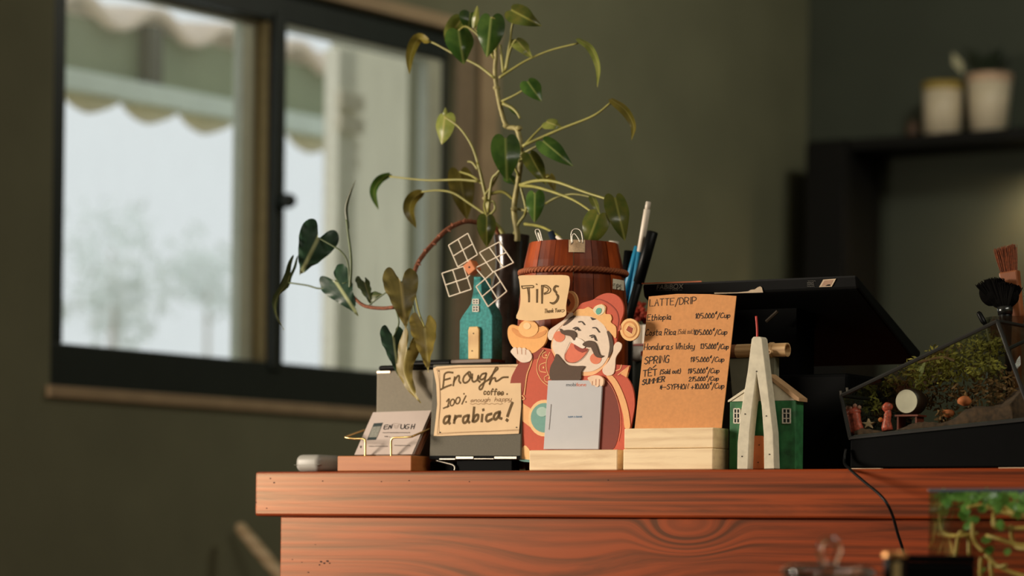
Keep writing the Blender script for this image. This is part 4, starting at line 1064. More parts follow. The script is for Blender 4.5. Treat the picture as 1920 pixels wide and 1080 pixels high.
line('TET', 140, 898, 275, 884, 62, 0.0011, 0.04); line('(Sold out)', 312, 872, 515, 862, 46); line('185.000#/Cup', 592, 866, 905, 860, 48)
line('SUMMER', 130, 982, 352, 946, 52, 0.0012); line('215.000#/Cup', 602, 944, 900, 936, 42)
line('*-SYPHON +10.000#/Cup', 310, 1028, 955, 1016, 52)
m = MB()
for q in ([(188, 828), (208, 806), (232, 822)], [(240, 806), (268, 782)]): m.ribbon(MP, [Z8(*p) for p in q], 0.0011, 0.0003, 0)
obj('lettering', m, M_inkb, e)

# ---- green house with white A-frame
Z7 = lambda x, y: (1140 + x / 2.571, 480 + y / 2.571)
HP = cplane(0.026)
e = thing('house_ornament', 'small green wooden house with white A-shaped gable piece and orange door', 'ornament', cbase(1430, 0.03))
M_grn = plain('worn_green_paint', srgb(40, 104, 58), 0.7, vary=0.45, scale=70, bump=0.15)
M_wht = plain('worn_white_paint', srgb(210, 202, 178), 0.75, vary=0.1, scale=120, bump=0.1)
h_e = HP.st(*Z7(700, 700))[1]
xl = HP.st(*Z7(583, 1027))[0]; xr = HP.st(*Z7(903, 1027))[0]
obj('walls', MB().prism(HP, [(xl, 0.0005), (xr, 0.0005), (xr, h_e), (xl, h_e)], -0.02, 0, px=False), M_grn, e, bevel=0.001)
h_a = HP.st(1437, 708)[1]; xm = (xl + xr) / 2 + 0.006
obj('gable', MB().prism(HP, [(xl + 0.002, h_e + 0.0002), (xr - 0.002, h_e + 0.0002), (xm, h_a)], -0.02, 0, px=False), M_wht, e)
M_rf = plain('bare_roof_wood', srgb(176, 140, 100), 0.7, vary=0.15, scale=80)
tk_ = 0.004
obj('roof', MB().prism(HP, [(xr + 0.004, h_e - 0.001), (xr + 0.004, h_e + tk_ - 0.001), (xm, h_a + tk_ + 0.0006), (xm, h_a + 0.0006), (xr - 0.0015, h_e + 0.0006)], -0.021, 0.001, px=False), M_rf, e)
obj('roof', MB().prism(HP, [(xl - 0.002, h_e - 0.0005), (xl + 0.0015, h_e + 0.0006), (xm - 0.0002, h_a + 0.0006), (xm - 0.0002, h_a + tk_ + 0.0006), (xl - 0.002, h_e + 0.0015)], -0.021, 0.001, px=False), M_wht, e)
for x0, x1 in ((606, 640), (841, 882)):
    m = MB(); ys = (734, 808)
    for (xa, ya, xb, yb) in ((x0, ys[0], x1, ys[0]+5), (x0, ys[1]-5, x1, ys[1]), (x0, ys[0], x0+5, ys[1]), (x1-5, ys[0], x1, ys[1]), ((x0+x1)/2-2, ys[0], (x0+x1)/2+2, ys[1]), (x0, 756, x1, 760), (x0, 781, x1, 785)):
        m.prism(HP, [Z7(xa, yb), Z7(xb, yb), Z7(xb, ya), Z7(xa, ya)], 0, 0.0012)
    w = obj('window', m, plain('white_paint', srgb(226, 218, 200)), e)
    obj('pane', MB().prism(HP, [Z7(x0+3, ys[1]-3), Z7(x1-3, ys[1]-3), Z7(x1-3, ys[0]+3), Z7(x0+3, ys[0]+3)], 0, 0.0005), plain('dark_pane', srgb(40, 48, 50)), w)
AP = cplane(0.009)
af = [(622, 1027), (624, 900), (640, 750), (672, 560), (692, 400), (700, 389), (735, 389), (742, 400), (756, 520), (778, 700), (796, 850), (802, 1025), (752, 1026), (750, 860), (740, 720), (716, 565), (696, 720), (682, 850), (674, 1027)]
pts = [AP.st(*Z7(*p)) for p in af]; pts = [(x, max(y, 0.0004)) for x, y in pts]
afr = obj('a_frame', MB().prism(AP, pts, -0.0145, 0, px=False), M_wht, e, bevel=0.0008)
m = MB()
for x, y in ((661, 762), (763, 771), (646, 966), (778, 956), (716, 556)): m.disc(AP, *Z7(x, y), 1.1, 1.3, 0, 0.0005, 8)
obj('nails', m, M_inkb, afr)
DPn = cplane(0.022)
dd = [DPn.st(*Z7(*p)) for p in ((697, 1027), (697, 880), (706, 866), (742, 866), (750, 880), (750, 1027))]
dr = obj('door', MB().prism(DPn, [(x, max(y, 0.0004)) for x, y in dd], -0.0035, 0, px=False), plain('orange_door_paint', srgb(214, 122, 72), 0.7, vary=0.1, scale=90), e, bevel=0.0006)
obj('nails', MB().disc(DPn, *Z7(729, 911), 1.0, 1.2, 0, 0.0004, 8).disc(DPn, *Z7(724, 995), 1.0, 1.2, 0, 0.0004, 8), M_inkb, dr)
obj('red_stick', MB().tube(catmull([cplane(0.016).p(*Z7(x, y)) for x, y in ((719, 395), (719, 360), (717, 325), (714, 290))], 4), 0.0012, 8), plain('red_stick', srgb(196, 62, 54), 0.5), e, smooth=True)

# ---- touch screen till seen from behind
e = thing('till_screen', 'black touch-screen till seen from behind on a stand', 'till', cbase(1490, 0.2))
DB = 0.15
aL0, hL = ab(1203.5, 531, DB); aR0, hR = ab(1607, 516, DB); H1 = (hL + hR) / 2
def solve_b(px, py, a):
    lo, hi = 0.0, 0.8
    for _ in range(50):
        mid = (lo + hi) / 2
        if ab(px, py, mid)[0] < a: hi = mid
        else: lo = mid
    return mid
b2 = solve_b(1728, 660, aR0); H2 = ab(1728, 660, b2)[1]
if not (DB + 0.05 < b2 < 0.42): b2, H2 = DB + 0.155, H1 - 0.096
tkn = 0.0165
scr = obj('screen_housing', MB().hexa([C(aL0, DB + 0.004, H1 - tkn), C(aR0, DB + 0.004, H1 - tkn), C(aR0, b2 - 0.01, H2 - tkn), C(aL0, b2 - 0.01, H2 - tkn), C(aL0, DB, H1), C(aR0, DB, H1), C(aR0, b2, H2), C(aL0, b2, H2)]), M_black, e, bevel=0.003)
sl_ = V((0, 0, 0)); dv = (C(0, b2, H2) - C(0, DB, H1)).normalized(); nv = EX.cross(dv).normalized()
if nv.z < 0: nv = -nv
obj('display_glass', MB().hexa([C(a, DB, H1) + dv*s_ + nv*z for z in (0.0002, 0.0012) for a, s_ in ((aL0 + .012, .012), (aR0 - .012, .012), (aR0 - .012, (C(0, b2, H2) - C(0, DB, H1)).length - .012), (aL0 + .012, (C(0, b2, H2) - C(0, DB, H1)).length - .012))]), plain('screen_glass', srgb(20, 24, 28), 0.1), e)
ED = Plane(C(0, DB, 0), EX, (EZ * tkn - EY * 0.004).normalized())
ED.O = C(0, DB - 0.0005, 0); ED = Plane(C(0, DB - 0.0004, H1) , EX, (EZ * tkn - EY * 0.004).normalized())
ZF = lambda x, y: (1200 + x / 4.571, 490 + y / 4.571)
M_logo = plain('grey_logo_print', srgb(112, 104, 90), 0.6)
wl = ED.st(*ZF(380, 240))[0] - ED.st(*ZF(140, 240))[0]
bfont('lettering', 'FABiBOX', ED, *ZF(140, 241), 0.0082, M_logo, scr, 0.0006, width=wl, shear=0.25)
wl = ED.st(*ZF(330, 252))[0] - ED.st(*ZF(278, 252))[0]
bfont('lettering', 'POS', ED, *ZF(278, 252), 0.0036, M_logo, scr, 0.0006, width=wl, shear=0.25)
m = MB(); m.ribbon(ED, [ZF(135, 251), ZF(268, 248)], 0.0004, 0.0006).ribbon(ED, [ZF(336, 247), ZF(362, 246)], 0.0004, 0.0006); scribble(m, ED, 1440, 1510, 168, 3, 8, 0.0004, ZF)
for y in (183, 197, 212): scribble(m, ED, 1435, 1495, y, 4, 8, 0.0006, ZF)
obj('small_print', m, plain('dim_logo_print', srgb(82, 78, 70), 0.6), scr)
obj('edge_strip', MB().ribbon(ED, [(1204.5, 531.5), (1315, 527.5)], 0.0016, 0.0007, 0), plain('copper_edge', srgb(190, 104, 66), 0.5), scr)
st_ = obj('sticker', MB().prism(ED, [ZF(1537, 220), ZF(1645, 216), ZF(1682, 148), ZF(1572, 156)], 0.0002, 0.0007), plain('pale_sticker', srgb(204, 180, 150), 0.6), scr)
obj('sticker_print', MB().prism(ED, [ZF(1556, 211), ZF(1636, 208), ZF(1660, 158), ZF(1584, 163)], 0.0003, 0.0009), plain('sticker_brown', srgb(168, 134, 108), 0.6), st_)
obj('sticker_dark', MB().prism(ED, [ZF(1590, 210), ZF(1634, 208), ZF(1630, 196), ZF(1612, 198)], 0.0003, 0.0011), M_black2, st_)
obj('torn_paper', MB().prism(ED, [ZF(*p) for p in ((640, 278), (640, 268), (830, 266), (930, 256), (950, 244), (985, 240), (1010, 222), (1032, 214), (1046, 225), (1056, 266))], 0.0002, 0.0008), plain('torn_white_paper', srgb(206, 184, 156), 0.8), scr)
bq0 = cplane(0.17)
obj('bracket', MB().tube([bq0.p(1437, 603), bq0.p(1458, 584)], 0.0022, 6), plain('bronze_bracket', srgb(70, 58, 44), 0.5), e)
NPl = cplane(0.085)
hN = NPl.st(1410, 671)[1]
obj('neck', MB().prism(NPl, [(NPl.st(1386, 770)[0], 0.0006), (NPl.st(1453, 770)[0], 0.0006), (NPl.st(1453, 671)[0], hN), (NPl.st(1366, 671)[0], hN)], -0.012, 0, px=False), plain('grey_green_stand', srgb(112, 110, 90), 0.7), e, bevel=0.001)
cbox('base', 1386, 1588, 0.10, 0.285, 882, 702, M_black2, e, 0.004, h0=0.0006)
obj('screen_arm', MB().hexa([C(aL0 + .10, 0.19, ab(1500, 702, .10)[1]), C(aR0 - .10, 0.19, ab(1500, 702, .10)[1]), C(aR0 - .10, 0.24, ab(1500, 702, .10)[1]), C(aL0 + .10, 0.24, ab(1500, 702, .10)[1]),
     C(aL0 + .10, 0.19, H1 + (H2-H1)*(0.19-DB)/(b2-DB) - tkn), C(aR0 - .10, 0.19, H1 + (H2-H1)*(0.19-DB)/(b2-DB) - tkn), C(aR0 - .10, 0.24, H1 + (H2-H1)*(0.24-DB)/(b2-DB) - tkn), C(aL0 + .10, 0.24, H1 + (H2-H1)*(0.24-DB)/(b2-DB) - tkn)]), M_black2, e)
# ---- hollow wooden tube lying on the stand
TBp = cplane(0.088)
c0 = TBp.p(1352, 656.5); c1 = TBp.p(1477, 656.5); rt = 0.0083
hz = hN + 0.0004 + rt; c0 = C((c0 - CO).dot(EX), 0.088, hz); c1 = C((c1 - CO).dot(EX), 0.088, hz)
e = thing('wooden_tube', 'short hollow bamboo tube lying behind the A-shaped house', 'tube', c0)
Lt = (c1 - c0).length
M_bam = wood('bamboo', srgb(176, 138, 92), srgb(208, 172, 124), (20, 90, 90), 0.5)
obj('tube', MB().lathe(c0, [(0.0, Lt*0.25), (rt, Lt*0.25), (rt, Lt), (rt*0.78, Lt), (rt*0.78, Lt*0.7), (0, Lt*0.7)], 24, EX), M_bam, e, smooth=False)
obj('brown_end', MB().lathe(c0, [(0, 0), (rt*0.98, 0), (rt*0.98, Lt*0.25 - 0.0004), (0, Lt*0.25 - 0.0004)], 24, EX), plain('brown_end', srgb(120, 76, 46), 0.6), e)
obj('ring', MB().lathe(c0, [(rt*1.01, Lt*0.74), (rt*1.14, Lt*0.745), (rt*1.14, Lt*0.79), (rt*1.01, Lt*0.795)], 24, EX), M_bam, e)
obj('peg', MB().lathe(cplane(0.078).p(1444, 660), [(0, -.004), (0.0028, -.004), (0.0028, .003), (0.0012, .003), (0, .001)], 14, -EY), M_bam, e)

# ---- storage box with red ornaments between barrel and menu
e = thing('storage_box', 'dark grey box standing behind the menu card', 'box', cbase(1215, 0.3))
cbox('box', 1165, 1345, 0.315, 0.42, 860, 676, plain('dark_grey_box', srgb(62, 64, 54), 0.7), e, 0.003, h0=0.0005)
hS = ab(1250, 676, 0.315)[1]
M_rw = plain('dark_red_wood', srgb(124, 46, 32), 0.6, vary=0.2)
OB = 0.335
def oc(px, py): return ab(px, py, OB)
a0 = oc(1160, 660)[0]; a1 = oc(1216, 660)[0]
e = thing('red_stand', 'little dark red wooden stand behind the cutout’s coin'.replace('’', ''), 'stand', C((a0 + a1)/2, OB, hS))
hT = oc(1190, 645)[1]
obj('foot', MB().box(a0 + .006, a1 - .006, OB, OB + .05, hS + .0003, hT - .003), M_rw, e, bevel=0.001)
obj('top', MB().box(a0, a1, OB - .004, OB + .054, hT - .0027, hT), M_rw, e, bevel=0.001)
for px, lab in ((1182, 'white paper roll standing behind the coin'), (1202, 'white paper roll standing between coin and menu card')):
    c = C(oc(px, 640)[0], OB + .02, hT + .0003)
    tag(obj('paper_roll', MB().lathe(c, [(0, 0), (.0085, 0), (.0085, oc(px, 608)[1] - hT), (.004, oc(px, 608)[1] - hT), (.004, .01), (0, .01)], 18), plain('white_roll', srgb(220, 208, 190), 0.7), smooth=False), lab, 'roll', 'paper rolls on the red stand')
e = thing('dried_flowers', 'bunch of rusty red dried blossoms behind the coin and menu card', 'flowers', C(oc(1195, 604)[0], OB + .03, hT))
m = MB()
for k in range(90):
    px = random.uniform(1160, 1222); py = random.gauss(588, 9); c = cplane(OB + random.uniform(0.02, 0.05)).p(px, max(570, min(603, py)))
    m.blob(c, .0042, .0042, .0036, 1, 0.3)
obj('blossoms', m, plain('rusty_red_petals', srgb(168, 58, 34), 0.8, vary=0.5, scale=120), e)
m = MB()
for k in range(8): m.tube([C(oc(1180 + 4*k, 640)[0], OB + .045, hT + .0003), cplane(OB + 0.04).p(1168 + 6*k, 592)], 0.0008, 5)
obj('stems', m, plain('brown_stems', srgb(70, 50, 34)), e)
c = C(oc(1206, 668)[0], OB - .016, hS + .0004)
e = thing('white_mug', 'small white mug with a red square, half behind the menu card', 'mug', c)
obj('cup', MB().lathe(c, [(0, 0), (.010, 0), (.0135, .006), (.0135, .019), (.012, .019), (.012, .004), (0, .004)], 24), plain('mug_white', srgb(216, 204, 190), 0.4), e, smooth=True)
MGp = cplane(OB - .016 - .0137); obj('red_mark', MB().prism(MGp, [(1202, 668), (1208, 668), (1208, 658), (1202, 658)], -0.0005, 0.0006), plain('red_mark', srgb(180, 60, 44)), e)

# ---- terrarium on its black base
GB = 0.060; GD = 0.15
GP = cplane(GB)
tq = [(1577, 742), (1870, 602), (1937, 786), (1594, 821.5)]
e = thing('terrarium', 'slanted glass terrarium with dark edges holding moss and tiny ornaments', 'terrarium', GP.p(1760, 805))
G_t = glass('terrarium_glass', (0.86, 0.9, 0.86), 0.03, gloss=0.25)
qs = [GP.st(*p) for p in tq]
def fr3(k, d): return GP.w(qs[k][0], qs[k][1], -d)
M_came = plain('dark_came', srgb(30, 31, 28), 0.5)
pairs = [(0, 1), (1, 2), (2, 3), (3, 0)]
for i, j in pairs:
    for d in (0.0, GD): obj('edge', MB().tube([fr3(i, d), fr3(j, d)], 0.0023, 6), M_came, e)
for i in range(4): obj('edge', MB().tube([fr3(i, 0), fr3(i, GD)], 0.0023, 6), M_came, e)
for d in (0.0, GD): obj('pane', MB().add([fr3(k, d) for k in range(4)], [(0, 1, 2, 3)]), G_t, e, recalc=False)
for i, j in pairs[:2] + pairs[3:]: obj('pane', MB().add([fr3(i, 0), fr3(j, 0), fr3(j, GD), fr3(i, GD)], [(0, 1, 2, 3)]), G_t, e, recalc=False)
bl, brr = qs[3], qs[2]
ub = V((brr[0]-bl[0], brr[1]-bl[1], 0)); Lb = ub.length; ub /= Lb; vb = V((-ub.y, ub.x, 0))
def TF(u, d, w): return GP.w(bl[0] + ub.x*u + vb.x*w, bl[1] + ub.y*u + vb.y*w, -d)   # along the floor, inwards, up from the floor
obj('floor_pane', MB().box(0.001, Lb - .001, .001, GD - .001, -.001, .003, TF), M_came, e)
m = MB(); NU, ND = 40, 14
def soil_h(u, d):
    f = u / Lb
    return 0.006 + 0.085 * max(0, f - 0.38) * (0.35 + 0.9*d/GD) + 0.010 * d/GD * min(1, f*4) + 0.004*math.sin(u*90 + d*50)
for i in range(NU + 1):
    for j in range(ND + 1):
        u = .004 + (Lb - .03) * i / NU; d = .004 + (GD - .008) * j / ND
        m.v.append(TF(u, d, soil_h(u, d) + random.uniform(-.0012, .0012)))
for i in range(NU):
    for j in range(ND): m.f.append((i*(ND+1)+j, (i+1)*(ND+1)+j, (i+1)*(ND+1)+j+1, i*(ND+1)+j+1))
k0 = len(m.v)
for i in range(NU + 1):
    u = .004 + (Lb - .03) * i / NU; m.v.append(TF(u, .004, .0035))
for i in range(NU): m.f.append((i*(ND+1), (i+1)*(ND+1), k0+i+1, k0+i))
k1 = len(m.v)
for j in range(ND + 1): m.v.append(TF(.004 + Lb - .03, .004 + (GD - .008) * j / ND, .0035))
for j in range(ND): m.f.append((NU*(ND+1)+j, NU*(ND+1)+j+1, k1+j+1, k1+j))
obj('soil', m, plain('terrarium_soil', srgb(66, 46, 29), 0.9, vary=0.5, scale=160, bump=0.5), e, smooth=True)
def clump(name, cs, mat, n, s0, s1):
    m = MB()
    for (x, y, d, r) in cs:
        c = cplane(GB + d).p(x, y)
        for k in range(n):
            dd = V((random.gauss(0, 1), random.gauss(0, 1), random.gauss(0, 1))); dd = dd.normalized() * r * random.random()**0.5
            q = c + dd; e1 = V((random.gauss(0, 1), random.gauss(0, 1), random.gauss(0.3, 1))).normalized(); e2 = e1.orthogonal().normalized(); s_ = random.uniform(s0, s1)
            m.add([q - e1*s_, q + e2*s_*0.45, q + e1*s_, q - e2*s_*0.45], [(0, 1, 2, 3)])
    return obj(name, m, mat, e, recalc=False)
clump('moss', [(1740, 690, .07, .016), (1765, 680, .06, .018), (1790, 668, .07, .018), (1820, 660, .06, .018), (1850, 668, .08, .018), (1800, 690, .05, .016), (1730, 715, .05, .014), (1635, 760, .08, .012), (1860, 690, .05, .014), (1840, 645, .09, .012), (1700, 705, .10, .016), (1715, 690, .09, .014), (1670, 725, .11, .014), (1770, 700, .03, .016), (1830, 690, .03, .016), (1870, 650, .10, .012), (1750, 665, .11, .012)], plain('moss_green', srgb(128, 122, 46), 0.8, vary=0.5, scale=90), 80, .002, .005)['kind'] = 'stuff'
clump('undergrowth', [(1775, 725, .06, .018), (1810, 740, .05, .02), (1850, 735, .05, .02), (1885, 745, .05, .018), (1740, 750, .07, .018), (1650, 775, .1, .014), (1880, 710, .06, .016), (1830, 770, .04, .012), (1900, 770, .04, .012), (1700, 770, .12, .016), (1730, 740, .12, .02), (1670, 760, .12, .016), (1790, 755, .10, .02), (1830, 715, .10, .022), (1870, 760, .08, .02), (1770, 780, .03, .01), (1860, 780, .03, .01), (1615, 790, .11, .012)], plain('brown_undergrowth', srgb(104, 74, 36), 0.8, vary=0.6, scale=90), 80, .002, .005)['kind'] = 'stuff'
tl = MB(); A0, A1 = cplane(GB + .05).p(1716, 727), cplane(GB + .06).p(1738, 668)
tl.add([A0 - EX*.001, A0 + (A1-A0)*.5 - EX*.004, A1, A0 + (A1-A0)*.5 + EX*.003, A0 + EX*.001], [(0, 1, 2, 3, 4)]); obj('broad_leaf', tl, plain('pale_leaf', srgb(150, 156, 96), 0.5), e, recalc=False)
obj('twig', MB().tube(catmull([cplane(GB + .05).p(x, y) for x, y in ((1722, 680), (1745, 674), (1768, 670), (1790, 676))], 4), .0016, 6), plain('twig_brown', srgb(120, 92, 54)), e)
for x, y, r in ((1808, 752, .006), (1820, 780, .007), (1778, 775, .005)):
    obj('stone', MB().blob(cplane(GB + .03).p(x, y), r*1.4, r, r, 2, .15), plain('orange_stone', srgb(186, 104, 58), 0.7, vary=0.3, scale=120), e, smooth=True)
obj('lid_clip', MB().tube([cplane(GB).p(1577, 742), cplane(GB).p(1576, 733)], .0014, 6).tube([cplane(GB).p(1589, 736), cplane(GB).p(1588, 727)], .0014, 6), M_steel, e)
# ornaments inside the tank
M_pink = plain('red_white_glaze', srgb(206, 96, 76), 0.4, vary=0.5, scale=300)
OD_ = GB + .022
P_o = cplane(OD_)
def along(x, y): return P_o.p(x, y)
e1_ = thing('lion_figurine', 'tiny red and white lion dance figure nearest the terrarium corner', 'figurine', along(1612, 813))
m = MB().tube([along(1614, 812), along(1610, 802), along(1607, 790), along(1605, 778), along(1603, 764)], [.0052, .006, .005, .0055, .003], 12); obj('body', m, M_pink, e1_, smooth=True)
obj('head', MB().blob(along(1603, 772), .0075, .006, .005, 2, .1), M_pink, e1_, smooth=True)
obj('mane', MB().blob(along(1595, 766), .003, .003, .003, 1).blob(along(1611, 764), .003, .003, .003, 1).blob(along(1603, 761), .003, .003, .003, 1), plain('pale_mane', srgb(228, 170, 150), 0.5), e1_, smooth=True)
obj('banner', MB().tube([along(1608, 788), along(1614, 808)], [.0032, .0036], 4), plain('orange_banner', srgb(196, 110, 60)), e1_)
e1_ = thing('lion_figurine', 'tiny red and white striped figure beside the white drum in the terrarium', 'figurine', along(1663, 808))
m = MB().tube([along(1664, 807), along(1663, 800), along(1663, 788), along(1665, 776), along(1666, 760)], [.0066, .0064, .0045, .0042, .002], 12); obj('body', m, M_pink, e1_, smooth=True)
obj('head', MB().blob(along(1664, 763), .0062, .005, .006, 2, .12), M_pink, e1_, smooth=True)
m = MB()
for y in (778, 784, 790, 796): m.tube([along(1658, y), P_o.p(1663, y, .0048), along(1669, y)], .0007, 5)
obj('stripes', m, plain('pale_mane', srgb(228, 170, 150)), e1_)
obj('orange_ball', MB().blob(along(1651, 787), .003, .003, .003, 2), plain('orange_ball', srgb(220, 130, 70)), e1_, smooth=True)
sc = along(1629, 795); pts = []
for k in range(10):
    r = .0088 if k % 2 == 0 else .0034; an = k*math.pi/5 + .35; pts.append((r*math.cos(an), r*math.sin(an)*0.75))
STp = Plane(sc, EX, EZ)
tag(obj('starfish', MB().prism(STp, pts, -.0022, .0022, px=False), plain('cream_starfish', srgb(206, 176, 138), 0.7), bevel=0.0006), 'tiny cream starfish between the two red figures', 'starfish')
e1_ = thing('toy_drum', 'tiny white-skinned drum on a brown trestle inside the terrarium', 'drum', along(1700, 802))
dc = along(1700, 752.5); DPz = Plane(dc, EX, EZ); kr = dc.y / F
obj('drum_skin', MB().disc(DPz, 1700, 752.5, 20, 22, -.0005, .0008, 32), plain('white_skin', srgb(206, 196, 176), 0.5), e1_)
obj('shell', MB().lathe(dc, [(.0120, .0), (.0146, -.0008), (.0160, -.012), (.0146, -.024), (.012, -.025)], 32, DPz.n), plain('drum_shell', srgb(52, 34, 24), 0.5), e1_, smooth=True)
obj('stand', MB().box(-.0135, .0155, -.003, .022, -.0175, -.0155, lambda a, b, h: DPz.w(a, h, -b)).box(-.012, -.010, .0, .02, -.034, -.0175, lambda a, b, h: DPz.w(a, h, -b)).box(.011, .013, .0, .02, -.034, -.0175, lambda a, b, h: DPz.w(a, h, -b)), plain('reddish_trestle', srgb(120, 52, 34), 0.6), e1_)
# base under the tank
e = thing('wedge_stand', 'black wedge-shaped stand under the glass terrarium', 'stand', cbase(1760, 0.06))
BPx = cplane(0.056)
q = [BPx.st(*p) for p in ((1594, 824.5), (1946, 788))]
obj('body', MB().prism(BPx, [(q[0][0], 0.0025), (q[1][0] + 0.01, 0.0025), (q[1][0] + 0.01, q[1][1]), (q[0][0], q[0][1])], -0.17, 0, px=False), M_black2, e, bevel=0.002)
for x0, x1 in ((1593, 1655), (1876, 1944)):
    a0 = BPx.st(x0, 876)[0]; a1 = BPx.st(x1, 876)[0]
    obj('foot', MB().box(a0, a1, 0.050, 0.21, 0.0003, 0.0023), plain('pale_foot', srgb(208, 182, 148), 0.5), e)

# ---- glass of brushes behind the terrarium
JB = 0.268
jc = C(ab(1893, 860, JB)[0], JB, 0.0)
hj = ab(1893, 596, JB)[1]
e = thing('brush_glass', 'clear glass tumbler behind the terrarium holding brushes', 'glass', jc)
obj('tumbler', MB().lathe(jc, [(0, .001), (.026, .001), (.031, hj), (.029, hj), (.024, .008), (0, .008)], 32), G_t, e, smooth=True)
JP = cplane(JB - .012); JP2 = cplane(JB + .006)
def bristle(pl, x0, x1, base_y, pts, col, label_mat, n, parent, nm='bristles'):
    m = MB()
    for k in range(n):
        f = random.random(); bx = x0 + (x1 - x0) * f
        tx_, ty_ = pts(f); dz = random.uniform(-.004, .004)
        A = pl.p(bx, base_y, dz); Bq = pl.p(tx_ + random.uniform(-1.5, 1.5), ty_ + random.uniform(-4, 4), dz*1.4)
        m.tube([A, (A + Bq)/2, Bq], [.0005, .0006, .0003], 4)
    return obj(nm, m, label_mat, parent, recalc=False)
e = thing('pastry_brush', 'wooden pastry brush with stiff brown bristles standing in the tumbler', 'brush', C(ab(1905, 870, JB)[0], JB, .009))
JQ = JP2
obj('handle', MB().prism(JQ, [(1875, 512), (1910, 506), (1918, 590), (1912, 620), (1915, 840), (1902, 840), (1898, 620), (1888, 590)], -.006, .006), wood('brush_wood', srgb(120, 66, 34), srgb(160, 96, 54), (30, 60, 10)), e, bevel=.002)
bristle(JQ, 1878, 1905, 512, lambda f: (1866 + 37*f, 470 - 10*f), None, plain('brown_bristles', srgb(130, 66, 30), 0.7, vary=0.4, scale=300), 260, e)
e = thing('fan_brush', 'soft black round brush spreading beside the pastry brush', 'brush', C(ab(1888, 870, JB)[0], JB - .01, .009))
JF = cplane(JB - .016)
obj('handle', MB().tube([JF.p(1884, 578), JF.p(1886, 600), JF.p(1890, 640), JF.p(1893, 830)], [.0085, .0075, .004, .003], 14), M_black, e, smooth=True)
obj('ferrule', MB().tube([JF.p(1884, 575), JF.p(1885, 590)], [.0098, .0088], 16), plain('dark_chrome', srgb(90, 92, 92), 0.25, 0.9), e, smooth=True)
M_bb = plain('black_bristles', srgb(14, 13, 12), 0.9, spec=0.05)
hd = MB(); kf = JF.p(1870, 550).y / F
for cx, cy, rx, ry in ((1860, 549, 25, 25), (1890, 556, 22, 21), (1876, 562, 20, 17)):
    hd.blob(JF.p(cx, cy), rx*kf, rx*kf*0.6, ry*kf, 3, 0.03, CROT.to_3x3())
for k in range(1400):
    an = random.uniform(-0.95, 0.80); r = random.uniform(0.85, 1.0); dz = random.uniform(-.012, .012)
    A = JF.p(1884 + 12*math.sin(an), 580, dz*0.4); ext = 58 if an < 0 else 50
    Bq = JF.p(1878 + ext*r*math.sin(an)*0.93, 578 - ext*r*math.cos(an)**0.6, dz)
    hd.tube([A, (A + Bq)/2, Bq], [.0007, .0009, .0004], 3, cap=False)
obj('bristles', hd, M_bb, e, recalc=False)
e = thing('small_spatula', 'little black-tipped metal stirrer standing in the tumbler', 'stirrer', C(ab(1880, 870, JB)[0], JB - .012, .009))
JS = cplane(JB - .018)
obj('tip', MB().tube([JS.p(1834, 585), JS.p(1836, 588), JS.p(1844, 603), JS.p(1849, 610)], [.002, .0032, .0034, .0022], 12), M_black, e, smooth=True)
obj('rod', MB().tube([JS.p(1849, 610), JS.p(1888, 820)], .0012, 8), M_steel, e)

# ---- cable over the counter edge
cpts = [(cplane(0.052).p(1586, 842)), (cplane(0.046).p(1583, 864)), (cplane(0.03).p(1586, 873)), (cplane(0.006).p(1592, 878)), (cplane(-0.012).p(1600, 886)), (cplane(-0.03).p(1625, 907)), (cplane(-0.045).p(1648, 926)), (cplane(-0.05).p(1663, 944)), (cplane(-0.045).p(1674, 968)), (cplane(-0.04).p(1683, 1000)), (cplane(-0.035).p(1693, 1032)), (cplane(-0.03).p(1702, 1080)), (cplane(-0.03).p(1706, 1200))]
tag(obj('power_cable', MB().tube(catmull(cpts, 8), 0.0017, 8), M_black, smooth=True), 'thin black cable hanging over the counter edge below the terrarium', 'cable')

# ================================================================== FOREGROUND TABLE
TZ = CAM.z - 0.135
TA0, TA1, TB0, TB1 = 0.85, 1.80, -1.02, -0.13
e = thing('side_table', 'small wooden table standing in front of the counter', 'table', C(1.3, -0.57, -COUNTER_Z))
M_tw = wood('table_wood', srgb(104, 62, 36), srgb(140, 90, 56), (4, 50, 50))
tz_ = TZ - COUNTER_Z
obj('table_top', MB().box(TA0, TA1, TB0, TB1, tz_ - .03, tz_), M_tw, e, bevel=.004)
for a, b in ((TA0 + .05, TB0 + .05), (TA1 - .05, TB0 + .05), (TA1 - .05, TB1 - .05), (TA0 + .05, TB1 - .05)):
    obj('leg', MB().box(a - .02, a + .02, b - .02, b + .02, -COUNTER_Z + .001, tz_ - .0305), M_tw, e)
def fz(y, D): return CAM.z + (CY + 8 - y) / F * D
def clear(name, tint):
    t = NT(name); no = t.n('TexNoise'); no.inputs['Scale'].default_value = 40
    t.l(t.ramp(no.outputs['Fac'], [(0.3, mul(tint, 0.96)), (0.7, tint)]), t.b.inputs['Base Color'])
    t.b.inputs['Transmission Weight'].default_value = 1.0; t.b.inputs['Roughness'].default_value = 0.06; t.b.inputs['IOR'].default_value = 1.45
    MATS[name] = t.m; return t.m
G_f = clear('thick_glass', (0.95, 0.93, 0.9, 1))
D1 = 2.55
jc = at(1553, 1080, D1); jc.z = TZ + .0005
k1 = D1 / F
e = thing('glass_canister', 'clear glass canister with looped glass knob on its lid', 'canister', jc)
zt = at(1553, 1068, D1).z - jc.z
obj('jar', MB().lathe(jc, [(0, 0), (.036, 0), (.0385, .006), (.0385, zt - .008), (.036, zt - .003), (.0345, zt - .003), (.0355, .008), (0, .006)], 40), G_f, e, smooth=True)
zl = at(1553, 1058, D1).z - jc.z
